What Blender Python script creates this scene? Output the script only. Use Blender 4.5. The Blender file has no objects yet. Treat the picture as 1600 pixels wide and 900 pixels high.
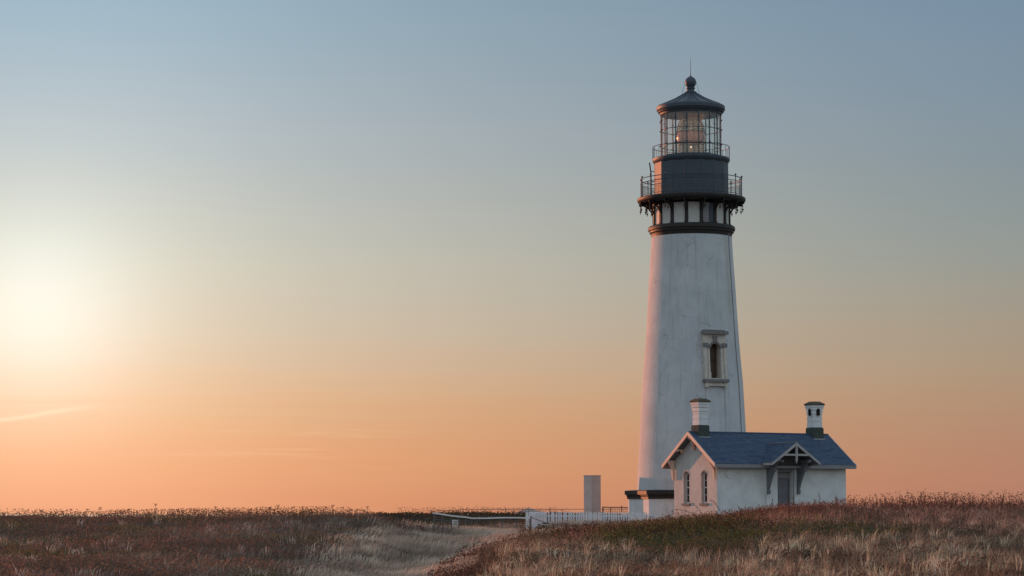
import bpy, math, random
import numpy as np
from mathutils import Vector, Matrix
from mathutils.geometry import tessellate_polygon

random.seed(7)
rng = np.random.default_rng(11)
scene = bpy.context.scene
COL = scene.collection
PI = math.pi
rad = math.radians

# ------------------------------------------------------------------ camera
EYE = 1.2
cam_d = bpy.data.cameras.new('camera')
cam = bpy.data.objects.new('camera', cam_d)
COL.objects.link(cam)
cam_d.sensor_width = 36.0
cam_d.lens = 87.75
cam_d.clip_start = 0.5
cam_d.clip_end = 90000
cam.location = (0, 0, EYE)
cam.rotation_euler = (rad(90 + 5.128), 0, 0)
scene.camera = cam
scene.cycles.transparent_max_bounces = 24
scene.view_settings.view_transform = 'Standard'
scene.view_settings.look = 'None'
scene.view_settings.exposure = 0
scene.view_settings.gamma = 1

# ------------------------------------------------------------------ sun
SUN_AZ = -44.2      # degrees from +Y, positive to the right
SUN_EL = 2.8
sun_d = bpy.data.lights.new('sun', 'SUN')
sun_d.energy = 3.1
sun_d.angle = rad(0.6)
sun_d.color = (1.0, 0.33, 0.15)
sun = bpy.data.objects.new('sun', sun_d)
COL.objects.link(sun)
sd = Vector((math.sin(rad(SUN_AZ)) * math.cos(rad(SUN_EL)), math.cos(rad(SUN_AZ)) * math.cos(rad(SUN_EL)), math.sin(rad(SUN_EL))))
sun.rotation_euler = (-sd).to_track_quat('-Z', 'Y').to_euler()
sun.location = (-40, 60, 40)


def s2l(c):
    return tuple(((v / 255) / 12.92 if v / 255 <= 0.04045 else ((v / 255 + 0.055) / 1.055) ** 2.4) for v in c)


# ------------------------------------------------------------------ node helper
class NT:
    def __init__(self, tree):
        self.t = tree
        tree.nodes.clear()

    def n(self, kind, **kw):
        nd = self.t.nodes.new(kind)
        for k, v in kw.items():
            if k in ('inputs',):
                continue
            setattr(nd, k, v)
        return nd

    def l(self, a, b):
        self.t.links.new(a, b)

    def put(self, sock, v):
        if hasattr(v, 'is_output'):
            self.l(v, sock)
        elif v is not None:
            if hasattr(sock.default_value, '__len__') and len(sock.default_value) == 4 and hasattr(v, '__len__') and len(v) == 3:
                v = (*v, 1)
            sock.default_value = v

    def m(self, op, a, b=None, c=None, clamp=False):
        nd = self.n('ShaderNodeMath', operation=op, use_clamp=clamp)
        for i, v in enumerate((a, b, c)):
            if v is not None:
                self.put(nd.inputs[i], v)
        return nd.outputs[0]

    def mix(self, fac, a, b, blend='MIX'):
        nd = self.n('ShaderNodeMix', data_type='RGBA', blend_type=blend)
        self.put(nd.inputs[0], fac)
        self.put(nd.inputs[6], a)
        self.put(nd.inputs[7], b)
        return nd.outputs[2]

    def ramp(self, fac, stops, interp='LINEAR'):
        nd = self.n('ShaderNodeValToRGB')
        cr = nd.color_ramp
        cr.interpolation = interp
        while len(cr.elements) > 1:
            cr.elements.remove(cr.elements[-1])
        cr.elements[0].position = stops[0][0]
        c0 = stops[0][1]
        cr.elements[0].color = (*c0, 1)
        for p, c in stops[1:]:
            e = cr.elements.new(p)
            e.color = (*c, 1)
        self.put(nd.inputs[0], fac)
        return nd.outputs[0]

    def noise(self, vec, scale, detail=4, rough=0.55, dist=0.0):
        nd = self.n('ShaderNodeTexNoise')
        nd.inputs['Scale'].default_value = scale
        nd.inputs['Detail'].default_value = detail
        nd.inputs['Roughness'].default_value = rough
        nd.inputs['Distortion'].default_value = dist
        if vec is not None:
            self.l(vec, nd.inputs['Vector'])
        return nd.outputs['Fac']

    def mapping(self, vec, scale=(1, 1, 1), loc=(0, 0, 0)):
        nd = self.n('ShaderNodeMapping')
        nd.inputs['Scale'].default_value = scale
        nd.inputs['Location'].default_value = loc
        self.l(vec, nd.inputs['Vector'])
        return nd.outputs[0]

    def smooth(self, v, lo, hi):
        nd = self.n('ShaderNodeMapRange', interpolation_type='SMOOTHSTEP')
        self.put(nd.inputs[0], v)
        nd.inputs[1].default_value = lo
        nd.inputs[2].default_value = hi
        return nd.outputs[0]


# ------------------------------------------------------------------ sky
world = bpy.data.worlds.new('World')
scene.world = world
world.use_nodes = True
N = NT(world.node_tree)
tc = N.n('ShaderNodeTexCoord').outputs['Generated']
sep = N.n('ShaderNodeSeparateXYZ')
N.l(tc, sep.inputs[0])
vx, vy, vz = sep.outputs
elev = N.m('MULTIPLY', N.m('ARCSINE', vz), 180 / PI)            # degrees
az = N.m('MULTIPLY', N.m('ARCTAN2', vx, vy), 180 / PI)           # degrees, 0 = +Y, + = right
GAZ, GEL = -10.8, 4.40
daz = N.m('ABSOLUTE', N.m('SUBTRACT', az, GAZ))


def E(py):
    return 5.128 + math.degrees(math.atan((450 - py) / 3900))


def stops(lst, gain=1.0):
    out = []
    for py, c in lst:
        e = E(py) if py is not None else 0
        out.append((max(0, min(1, e / 24.0)), tuple(v * gain for v in s2l(c))))
    return sorted(out, key=lambda q: q[0])


# colour of the sky against height, seen ten and twenty degrees from the glow
rB = [(800, (208, 141, 104)), (770, (212, 146, 107)), (720, (214, 153, 111)), (665, (211, 161, 121)), (620, (208, 168, 132)),
      (580, (203, 173, 144)), (520, (196, 178, 156)), (460, (190, 180, 163)), (400, (184, 181, 168)), (330, (175, 177, 171)),
      (260, (167, 173, 173)), (205, (161, 170, 175)), (130, (152, 166, 175)), (60, (144, 163, 175)), (5, (139, 160, 174)),
      (-200, (126, 151, 173)), (-600, (110, 138, 168)), (-760, (104, 132, 164))]
rC = [(800, (176, 122, 104)), (750, (180, 129, 106)), (700, (178, 134, 110)), (640, (174, 141, 116)), (580, (170, 147, 123)),
      (520, (163, 149, 131)), (460, (155, 151, 139)), (400, (146, 151, 146)), (330, (139, 149, 150)), (260, (133, 147, 154)),
      (200, (129, 146, 158)), (110, (124, 144, 161)), (20, (120, 142, 162)),
      (-200, (112, 136, 162)), (-600, (104, 130, 162)), (-760, (98, 126, 160))]
ef = N.m('DIVIDE', elev, 24.0, clamp=True)
# faint uneven layering of the haze
nz = N.noise(N.mapping(tc, (1.2, 1.2, 26)), 3.0, 4, 0.6)
ef2 = N.m('ADD', ef, N.m('MULTIPLY', N.m('SUBTRACT', nz, 0.5), 0.03), clamp=True)
cB = N.ramp(ef2, stops(rB))
cC = N.ramp(ef2, stops(rC))
tBC = N.smooth(daz, 7.0, 26.0)
lat = N.mix(tBC, cB, cC)
# brighter towards the glow
gainA = N.m('ADD', 1.0, N.m('MULTIPLY', N.m('EXPONENT', N.m('MULTIPLY', N.m('POWER', N.m('DIVIDE', daz, 7.6), 2.0), -1.0)), 0.36))
tA = N.n('ShaderNodeVectorMath', operation='SCALE')
N.l(lat, tA.inputs[0]); N.l(gainA, tA.inputs[3])
base = tA.outputs[0]
# glow round the sun behind thin haze
ddx = N.m('SUBTRACT', az, GAZ)
ddy = N.m('SUBTRACT', elev, GEL)
r2 = N.m('ADD', N.m('POWER', N.m('MULTIPLY', ddx, 0.95), 2.0), N.m('POWER', ddy, 2.0))


def glow(sig, col, src):
    g = N.m('EXPONENT', N.m('MULTIPLY', src, -1.0 / (2 * sig * sig)))
    v = N.n('ShaderNodeVectorMath', operation='SCALE')
    v.inputs[0].default_value = col
    N.l(g, v.inputs[3])
    return v.outputs[0]


def vadd(a, b):
    v = N.n('ShaderNodeVectorMath', operation='ADD')
    N.l(a, v.inputs[0]); N.l(b, v.inputs[1])
    return v.outputs[0]


base = vadd(base, glow(1.5, (0.17, 0.22, 0.26), r2))
base = vadd(base, glow(2.9, (0.15, 0.13, 0.085), r2))
# thin streaks of cloud low on the left
st = N.noise(N.mapping(tc, (5, 5, 150)), 1.6, 5, 0.6, 0.4)
stm = N.m('MULTIPLY', N.smooth(st, 0.56, 0.72), N.m('MULTIPLY', N.smooth(elev, 0.6, 1.4), N.m('SUBTRACT', 1.0, N.smooth(elev, 2.4, 3.4))))
stm = N.m('MULTIPLY', stm, N.m('SUBTRACT', 1.0, N.smooth(daz, 5.0, 12.0)))
base = N.mix(N.m('MULTIPLY', stm, 0.28), base, (1.0, 0.62, 0.36))
l0 = N.m('ADD', 2.06, N.m('MULTIPLY', N.m('ADD', az, 11.6), 0.157))
ld = N.m('ADD', N.m('SUBTRACT', elev, l0), N.m('MULTIPLY', N.m('SUBTRACT', N.noise(N.mapping(tc, (60, 60, 60)), 1.0, 4), 0.5), 0.12))
lm_ = N.m('MULTIPLY', N.m('EXPONENT', N.m('MULTIPLY', N.m('MULTIPLY', ld, ld), -420.0)), N.m('SUBTRACT', 1.0, N.smooth(az, -10.6, -9.0)))
base = N.mix(N.m('MULTIPLY', lm_, 0.55), base, (1.15, 0.86, 0.58))
# the upper and the opposite sky: physical sky model and dusk blue
sky = N.n('ShaderNodeTexSky', sky_type='NISHITA')
sky.sun_disc = False
sky.sun_elevation = rad(SUN_EL)
sky.sun_rotation = rad(SUN_AZ)
sky.altitude = 30
sky.dust_density = 1.5
skc = N.n('ShaderNodeVectorMath', operation='SCALE')
N.l(sky.outputs[0], skc.inputs[0]); skc.inputs[3].default_value = 0.10
# dusk blue that the visible gradient runs into, brightened to fill the shaded walls
back = N.mix(N.smooth(elev, 8, 70), (0.33, 0.385, 0.45), (0.29, 0.385, 0.50))
backn = N.n('ShaderNodeVectorMath', operation='ADD')
N.l(back, backn.inputs[0]); N.l(skc.outputs[0], backn.inputs[1])
tUp = N.smooth(elev, 11.8, 26.0)
tBack = N.smooth(daz, 30.0, 100.0)
tt = N.m('SUBTRACT', 1.0, N.m('MULTIPLY', N.m('SUBTRACT', 1.0, tUp), N.m('SUBTRACT', 1.0, tBack)))
full = N.mix(tt, base, backn.outputs[0])
bg = N.n('ShaderNodeBackground')
N.l(full, bg.inputs[0])
bg.inputs[1].default_value = 1.0
wo = N.n('ShaderNodeOutputWorld')
N.l(bg.outputs[0], wo.inputs[0])


# ------------------------------------------------------------------ materials
def new_mat(name):
    m = bpy.data.materials.new(name)
    m.use_nodes = True
    return m, NT(m.node_tree)


def finish(N_, bsdf, extra=None):
    o = N_.n('ShaderNodeOutputMaterial')
    N_.l(bsdf, o.inputs[0])


def principled(N_, col, rough=0.6, metal=0.0, spec=0.5, bump=None, bdist=0.01):
    p = N_.n('ShaderNodeBsdfPrincipled')
    N_.put(p.inputs['Base Color'], col)
    N_.put(p.inputs['Roughness'], rough)
    N_.put(p.inputs['Metallic'], metal)
    p.inputs['Specular IOR Level'].default_value = spec
    if bump is not None:
        b = N_.n('ShaderNodeBump')
        b.inputs['Strength'].default_value = 1.0
        b.inputs['Distance'].default_value = bdist
        N_.l(bump, b.inputs['Height'])
        N_.l(b.outputs[0], p.inputs['Normal'])
    return p


def paint_mat(name, col, col2, rough=0.6, nscale=1.5, streak=0.5, spec=0.4, grime=(0.3, 0.27, 0.22), gamt=0.5, bump=0.006, bscale=9):
    m, n = new_mat(name)
    oc = n.n('ShaderNodeTexCoord').outputs['Object']
    a = n.noise(oc, nscale, 6, 0.62)
    s = n.noise(n.mapping(oc, (3.2, 3.2, 0.22)), 1.8, 6, 0.65)
    f = n.noise(oc, nscale * 7, 5, 0.6)
    c = n.mix(n.smooth(a, 0.35, 0.7), col, col2)
    c = n.mix(n.m('MULTIPLY', n.smooth(s, 0.55, 0.78), streak), c, grime)
    c = n.mix(n.m('MULTIPLY', n.smooth(f, 0.58, 0.75), gamt), c, tuple(v * 0.8 for v in col2))
    bmp = n.noise(oc, bscale, 6, 0.6)
    p = principled(n, c, rough, 0, spec, bmp, bump)
    finish(n, p.outputs[0])
    return m


def tower_mat():
    m, n = new_mat('tower_whitewash')
    oc = n.n('ShaderNodeTexCoord').outputs['Object']
    sp = n.n('ShaderNodeSeparateXYZ')
    n.l(oc, sp.inputs[0])
    big = n.noise(oc, 0.55, 5, 0.6)
    c = n.mix(n.smooth(big, 0.3, 0.7), (0.66, 0.67, 0.67), (0.53, 0.55, 0.56))
    # hairline cracks and patched render, a network of short irregular lines
    v = n.n('ShaderNodeTexVoronoi', feature='DISTANCE_TO_EDGE')
    dn = n.n('ShaderNodeTexNoise'); dn.inputs['Scale'].default_value = 2.2; dn.inputs['Detail'].default_value = 4
    n.l(oc, dn.inputs['Vector'])
    va = n.n('ShaderNodeVectorMath', operation='ADD')
    vs = n.n('ShaderNodeVectorMath', operation='SCALE'); vs.inputs[3].default_value = 0.9
    n.l(dn.outputs['Color'], vs.inputs[0]); n.l(oc, va.inputs[0]); n.l(vs.outputs[0], va.inputs[1])
    n.l(va.outputs[0], v.inputs['Vector']); v.inputs['Scale'].default_value = 0.8
    crack = n.m('SUBTRACT', 1.0, n.smooth(v.outputs['Distance'], 0.0, 0.022))
    gate = n.smooth(n.noise(oc, 0.9, 3, 0.5), 0.50, 0.64)
    c = n.mix(n.m('MULTIPLY', n.m('MULTIPLY', crack, gate), 0.75), c, (0.30, 0.30, 0.30))
    # vertical rain streaks
    s = n.noise(n.mapping(oc, (4.0, 4.0, 0.16)), 1.7, 7, 0.7)
    c = n.mix(n.m('MULTIPLY', n.smooth(s, 0.50, 0.72), 0.60), c, (0.40, 0.40, 0.37))
    s2 = n.noise(n.mapping(oc, (1.2, 1.2, 0.10), (3, 1, 0)), 1.6, 5, 0.6)
    c = n.mix(n.m('MULTIPLY', n.smooth(s2, 0.54, 0.70), 0.30), c, (0.46, 0.48, 0.50))
    # weathered blotches, more of them lower down
    f = n.noise(oc, 6.5, 8, 0.72)
    low = n.m('SUBTRACT', 1.0, n.smooth(sp.outputs[2], 2.0, 17.0))
    c = n.mix(n.m('MULTIPLY', n.smooth(f, 0.56, 0.70), n.m('ADD', 0.22, n.m('MULTIPLY', low, 0.55))), c, (0.37, 0.36, 0.34))
    # run-off stains: below the ends of the window sill, and a broad one under the gallery on the right
    ph = n.m('MULTIPLY', n.m('ARCTAN2', sp.outputs[0], n.m('MULTIPLY', sp.outputs[1], -1.0)), 57.2958)
    wv = n.m('MULTIPLY', n.m('SUBTRACT', n.noise(oc, 1.2, 4, 0.6), 0.5), 5.0)
    for c0, wd, z0, z1, col_, am in ((37.8, 0.9, 5.0, 8.8, (0.30, 0.27, 0.22), 0.75), (14.5, 0.7, 7.4, 8.8, (0.30, 0.27, 0.22), 0.6), (57.0, 3.6, 9.0, 17.8, (0.42, 0.40, 0.30), 0.5), (-30.0, 2.0, 12.0, 17.9, (0.42, 0.42, 0.40), 0.3), (5.0, 1.2, 13.5, 17.9, (0.40, 0.36, 0.30), 0.35)):
        dd = n.m('DIVIDE', n.m('SUBTRACT', n.m('ADD', ph, wv if wd > 2 else n.m('MULTIPLY', wv, 0.25)), c0), wd)
        g_ = n.m('EXPONENT', n.m('MULTIPLY', n.m('MULTIPLY', dd, dd), -1.0))
        zf = n.m('MULTIPLY', n.smooth(sp.outputs[2], z0, z0 + (z1 - z0) * 0.7), n.m('SUBTRACT', 1.0, n.smooth(sp.outputs[2], z1, z1 + 0.1)))
        c = n.mix(n.m('MULTIPLY', n.m('MULTIPLY', g_, zf), am), c, col_)
    # mineral bands where the lifts of render meet
    ring = n.noise(n.mapping(oc, (0.25, 0.25, 2.6)), 1.2, 4, 0.6)
    c = n.mix(n.m('MULTIPLY', n.smooth(ring, 0.60, 0.72), 0.16), c, (0.42, 0.42, 0.42))
    bmp = n.noise(oc, 5, 8, 0.65)
    p = principled(n, c, 0.75, 0, 0.3, bmp, 0.012)
    finish(n, p.outputs[0])
    return m


M_tower = tower_mat()
M_white = paint_mat('white_masonry_paint', (0.80, 0.81, 0.80), (0.68, 0.69, 0.68), 0.75, 1.4, 0.45, 0.3, (0.46, 0.45, 0.41), 0.30)
M_cream = paint_mat('off_white_render', (0.62, 0.60, 0.57), (0.50, 0.49, 0.47), 0.75, 1.2, 0.5, 0.3, (0.40, 0.38, 0.34), 0.2)
M_panel = paint_mat('white_panel_paint', (0.66, 0.65, 0.61), (0.56, 0.55, 0.51), 0.6, 1.0, 0.55, 0.3, (0.42, 0.24, 0.12), 0.15)
M_trim = paint_mat('pale_trim_paint', (0.47, 0.445, 0.43), (0.39, 0.37, 0.355), 0.6, 3, 0.2, 0.4, (0.3, 0.28, 0.26), 0.2, 0.003)
M_greytrim = paint_mat('grey_trim_paint', (0.30, 0.29, 0.30), (0.25, 0.24, 0.25), 0.6, 3, 0.2, 0.4, (0.2, 0.19, 0.18), 0.2, 0.003)
M_bracket = paint_mat('grey_bracket_paint', (0.20, 0.21, 0.23), (0.16, 0.17, 0.19), 0.6, 3, 0.2, 0.4, (0.12, 0.12, 0.12), 0.2, 0.003)
M_infill = paint_mat('dark_boarding', (0.085, 0.078, 0.075), (0.065, 0.060, 0.058), 0.8, 3, 0.3, 0.2, (0.05, 0.045, 0.04), 0.3, 0.004)
M_barge = paint_mat('sunlit_trim_paint', (0.84, 0.60, 0.47), (0.74, 0.52, 0.41), 0.6, 3, 0.2, 0.4, (0.5, 0.36, 0.28), 0.2, 0.003)  # same trim paint, with the orange of low sun put into its colour
M_door = paint_mat('grey_door_paint', (0.19, 0.19, 0.215), (0.16, 0.16, 0.18), 0.55, 2, 0.2, 0.4, (0.13, 0.13, 0.14), 0.2, 0.003)
M_black = paint_mat('black_iron_paint', (0.054, 0.070, 0.092), (0.070, 0.084, 0.104), 0.52, 1.4, 0.30, 0.38, (0.085, 0.075, 0.065), 0.4, 0.004, 6)  # black lifted in the base colour in place of haze
M_brown = paint_mat('brown_black_iron_paint', (0.036, 0.032, 0.031), (0.048, 0.040, 0.038), 0.55, 2.0, 0.3, 0.22, (0.10, 0.055, 0.035), 0.4, 0.004, 6)
M_stone = paint_mat('dark_window_stone', (0.24, 0.225, 0.215), (0.17, 0.16, 0.155), 0.8, 5, 0.3, 0.3, (0.10, 0.09, 0.08), 0.4, 0.01, 12)
M_stonelt = paint_mat('pale_window_stone', (0.68, 0.62, 0.54), (0.55, 0.50, 0.44), 0.8, 4, 0.45, 0.3, (0.25, 0.22, 0.19), 0.4, 0.01, 12)
M_mossy = paint_mat('dark_mossy_brick', (0.085, 0.100, 0.085), (0.055, 0.065, 0.060), 0.9, 5, 0.3, 0.2, (0.11, 0.12, 0.05), 0.6, 0.02, 10)
M_cap = paint_mat('lichened_chimney_cap', (0.11, 0.085, 0.065), (0.10, 0.10, 0.055), 0.9, 5, 0.3, 0.2, (0.16, 0.14, 0.06), 0.6, 0.02, 10)
M_concrete = paint_mat('weathered_concrete', (0.50, 0.50, 0.50), (0.42, 0.41, 0.41), 0.8, 1.5, 0.35, 0.3, (0.30, 0.28, 0.26), 0.25)
M_picket = paint_mat('white_picket_paint', (0.80, 0.81, 0.84), (0.70, 0.71, 0.74), 0.7, 2, 0.2, 0.3, (0.4, 0.38, 0.36), 0.2, 0.003)
M_wood = paint_mat('weathered_grey_wood', (0.20, 0.17, 0.155), (0.14, 0.12, 0.11), 0.85, 4, 0.4, 0.2, (0.10, 0.08, 0.07), 0.4, 0.005)
M_wire = paint_mat('dull_wire', (0.16, 0.14, 0.13), (0.12, 0.11, 0.10), 0.6, 4, 0.2, 0.4, (0.12, 0.08, 0.06), 0.2, 0.001)
M_mesh = paint_mat('pale_wire_mesh', (0.20, 0.20, 0.20), (0.16, 0.16, 0.16), 0.6, 4, 0.2, 0.4, (0.25, 0.2, 0.18), 0.2, 0.001)
M_bleached = paint_mat('sun_bleached_wood', (0.40, 0.28, 0.24), (0.30, 0.22, 0.19), 0.85, 4, 0.3, 0.2, (0.2, 0.15, 0.13), 0.3, 0.003)
M_railwhite = paint_mat('white_rail_paint', (0.84, 0.81, 0.79), (0.74, 0.71, 0.69), 0.6, 2, 0.2, 0.4, (0.4, 0.36, 0.34), 0.2, 0.003)
M_dark = paint_mat('dark_interior', (0.02, 0.018, 0.017), (0.03, 0.024, 0.02), 0.9, 3, 0.1, 0.1, (0.03, 0.02, 0.02), 0.2, 0.002)
M_board = paint_mat('brown_boarded_sash', (0.085, 0.050, 0.035), (0.05, 0.035, 0.028), 0.7, 4, 0.4, 0.3, (0.12, 0.055, 0.03), 0.3, 0.004)
M_soffit = paint_mat('lantern_ceiling_paint', (0.62, 0.50, 0.46), (0.54, 0.44, 0.41), 0.7, 2, 0.2, 0.3, (0.4, 0.3, 0.26), 0.2, 0.002)
M_sign = paint_mat('white_sign_paint', (0.62, 0.62, 0.58), (0.55, 0.55, 0.5), 0.5, 3, 0.2, 0.4, (0.4, 0.36, 0.3), 0.1, 0.001)
M_brass = paint_mat('dull_brass', (0.22, 0.16, 0.07), (0.15, 0.13, 0.06), 0.35, 4, 0.2, 0.8, (0.1, 0.12, 0.06), 0.2, 0.001)


def slate_mat():
    m, n = new_mat('blue_grey_shingle')
    oc = n.n('ShaderNodeTexCoord').outputs['Object']
    at = n.n('ShaderNodeAttribute', attribute_name='tint')
    a = n.noise(oc, 1.1, 5, 0.6)
    f = n.noise(oc, 14, 5, 0.7)
    c = n.mix(n.smooth(a, 0.3, 0.7), (0.100, 0.142, 0.218), (0.115, 0.157, 0.230))
    c = n.mix(at.outputs['Fac'], c, (0.072, 0.108, 0.175))
    c = n.mix(n.m('MULTIPLY', n.smooth(f, 0.56, 0.7), 0.3), c, (0.12, 0.14, 0.16))
    p = principled(n, c, 0.72, 0, 0.35, n.noise(oc, 30, 4, 0.6), 0.004)
    finish(n, p.outputs[0])
    return m


M_slate = slate_mat()


def glass_pane_mat(name, haze_amt, tint, dirt):
    """Thin window pane: clear, with a Fresnel reflection and a dusting of salt that scatters light."""
    m, n = new_mat(name)
    oc = n.n('ShaderNodeTexCoord').outputs['Object']
    tr = n.n('ShaderNodeBsdfTransparent'); tr.inputs[0].default_value = (*tint, 1)
    gl = n.n('ShaderNodeBsdfGlossy'); gl.inputs['Roughness'].default_value = 0.04
    gl.inputs['Color'].default_value = (0.9, 0.9, 0.9, 1)
    lw = n.n('ShaderNodeLayerWeight'); lw.inputs[0].default_value = 0.5
    fr = n.m('ADD', 0.03, n.m('MULTIPLY', n.m('POWER', lw.outputs['Facing'], 5.0), 0.5))
    mx = n.n('ShaderNodeMixShader')
    n.l(fr, mx.inputs[0]); n.l(tr.outputs[0], mx.inputs[1]); n.l(gl.outputs[0], mx.inputs[2])
    di = n.n('ShaderNodeBsdfDiffuse'); di.inputs[0].default_value = (*dirt, 1)
    tl = n.n('ShaderNodeBsdfTranslucent'); tl.inputs[0].default_value = (*dirt, 1)
    ad = n.n('ShaderNodeMixShader'); ad.inputs[0].default_value = 0.6
    n.l(di.outputs[0], ad.inputs[1]); n.l(tl.outputs[0], ad.inputs[2])
    mz = n.n('ShaderNodeMixShader')
    d = n.noise(n.mapping(oc, (3, 3, 0.5)), 2.0, 4, 0.6)
    n.l(n.m('MULTIPLY', n.m('ADD', d, 0.5), haze_amt), mz.inputs[0]); n.l(mx.outputs[0], mz.inputs[1]); n.l(ad.outputs[0], mz.inputs[2])
    finish(n, mz.outputs[0])
    return m


M_pane = glass_pane_mat('lantern_glass', 0.09, (0.97, 0.99, 0.98), (0.85, 0.88, 0.86))
M_darkpane, _n = new_mat('dark_window_glass')
_p = principled(_n, (0.02, 0.024, 0.03), 0.08, 0, 0.6)
finish(_n, _p.outputs[0])
M_brownpane, _n = new_mat('brown_stained_glass')
_oc = _n.n('ShaderNodeTexCoord').outputs['Object']
_p = principled(_n, _n.mix(_n.noise(_n.mapping(_oc, (1, 1, 0.6)), 3.0, 4), (0.05, 0.032, 0.024), (0.15, 0.08, 0.05)), 0.4, 0, 0.4)
finish(_n, _p.outputs[0])


def lens_mat(name, col, rough, trans):
    m, n = new_mat(name)
    p = principled(n, col, rough, 0, 0.6)
    p.inputs['Transmission Weight'].default_value = trans
    p.inputs['IOR'].default_value = 1.45
    finish(n, p.outputs[0])
    return m


M_lens = lens_mat('prism_glass', (0.90, 0.92, 0.80), 0.12, 0.62)
M_lensbelt = lens_mat('sunset_tint_belt_glass', (0.84, 0.36, 0.28), 0.25, 0.2)  # red tint stands in for sunset light refracted in the belt
M_bulb, _n = new_mat('lit_bulb')
_e = _n.n('ShaderNodeEmission'); _e.inputs[0].default_value = (1, 0.72, 0.45, 1); _e.inputs[1].default_value = 3
finish(_n, _e.outputs[0])


def plant_mat(name, transl=0.35, rough=0.8):
    m, n = new_mat(name)
    at = n.n('ShaderNodeAttribute', attribute_name='tint')
    di = n.n('ShaderNodeBsdfDiffuse'); n.l(at.outputs['Color'], di.inputs[0])
    tl = n.n('ShaderNodeBsdfTranslucent'); n.l(at.outputs['Color'], tl.inputs[0])
    mx = n.n('ShaderNodeMixShader'); mx.inputs[0].default_value = transl
    n.l(di.outputs[0], mx.inputs[1]); n.l(tl.outputs[0], mx.inputs[2])
    finish(n, mx.outputs[0])
    return m


M_plant = plant_mat('leaf_and_stem')
M_seed, _n = new_mat('dry_seed_head')
_oc = _n.n('ShaderNodeTexCoord').outputs['Object']
_p = principled(_n, _n.mix(_n.noise(_oc, 12, 3), (0.11, 0.05, 0.035), (0.18, 0.09, 0.06)), 0.9, 0, 0.2)
finish(_n, _p.outputs[0])


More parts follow.
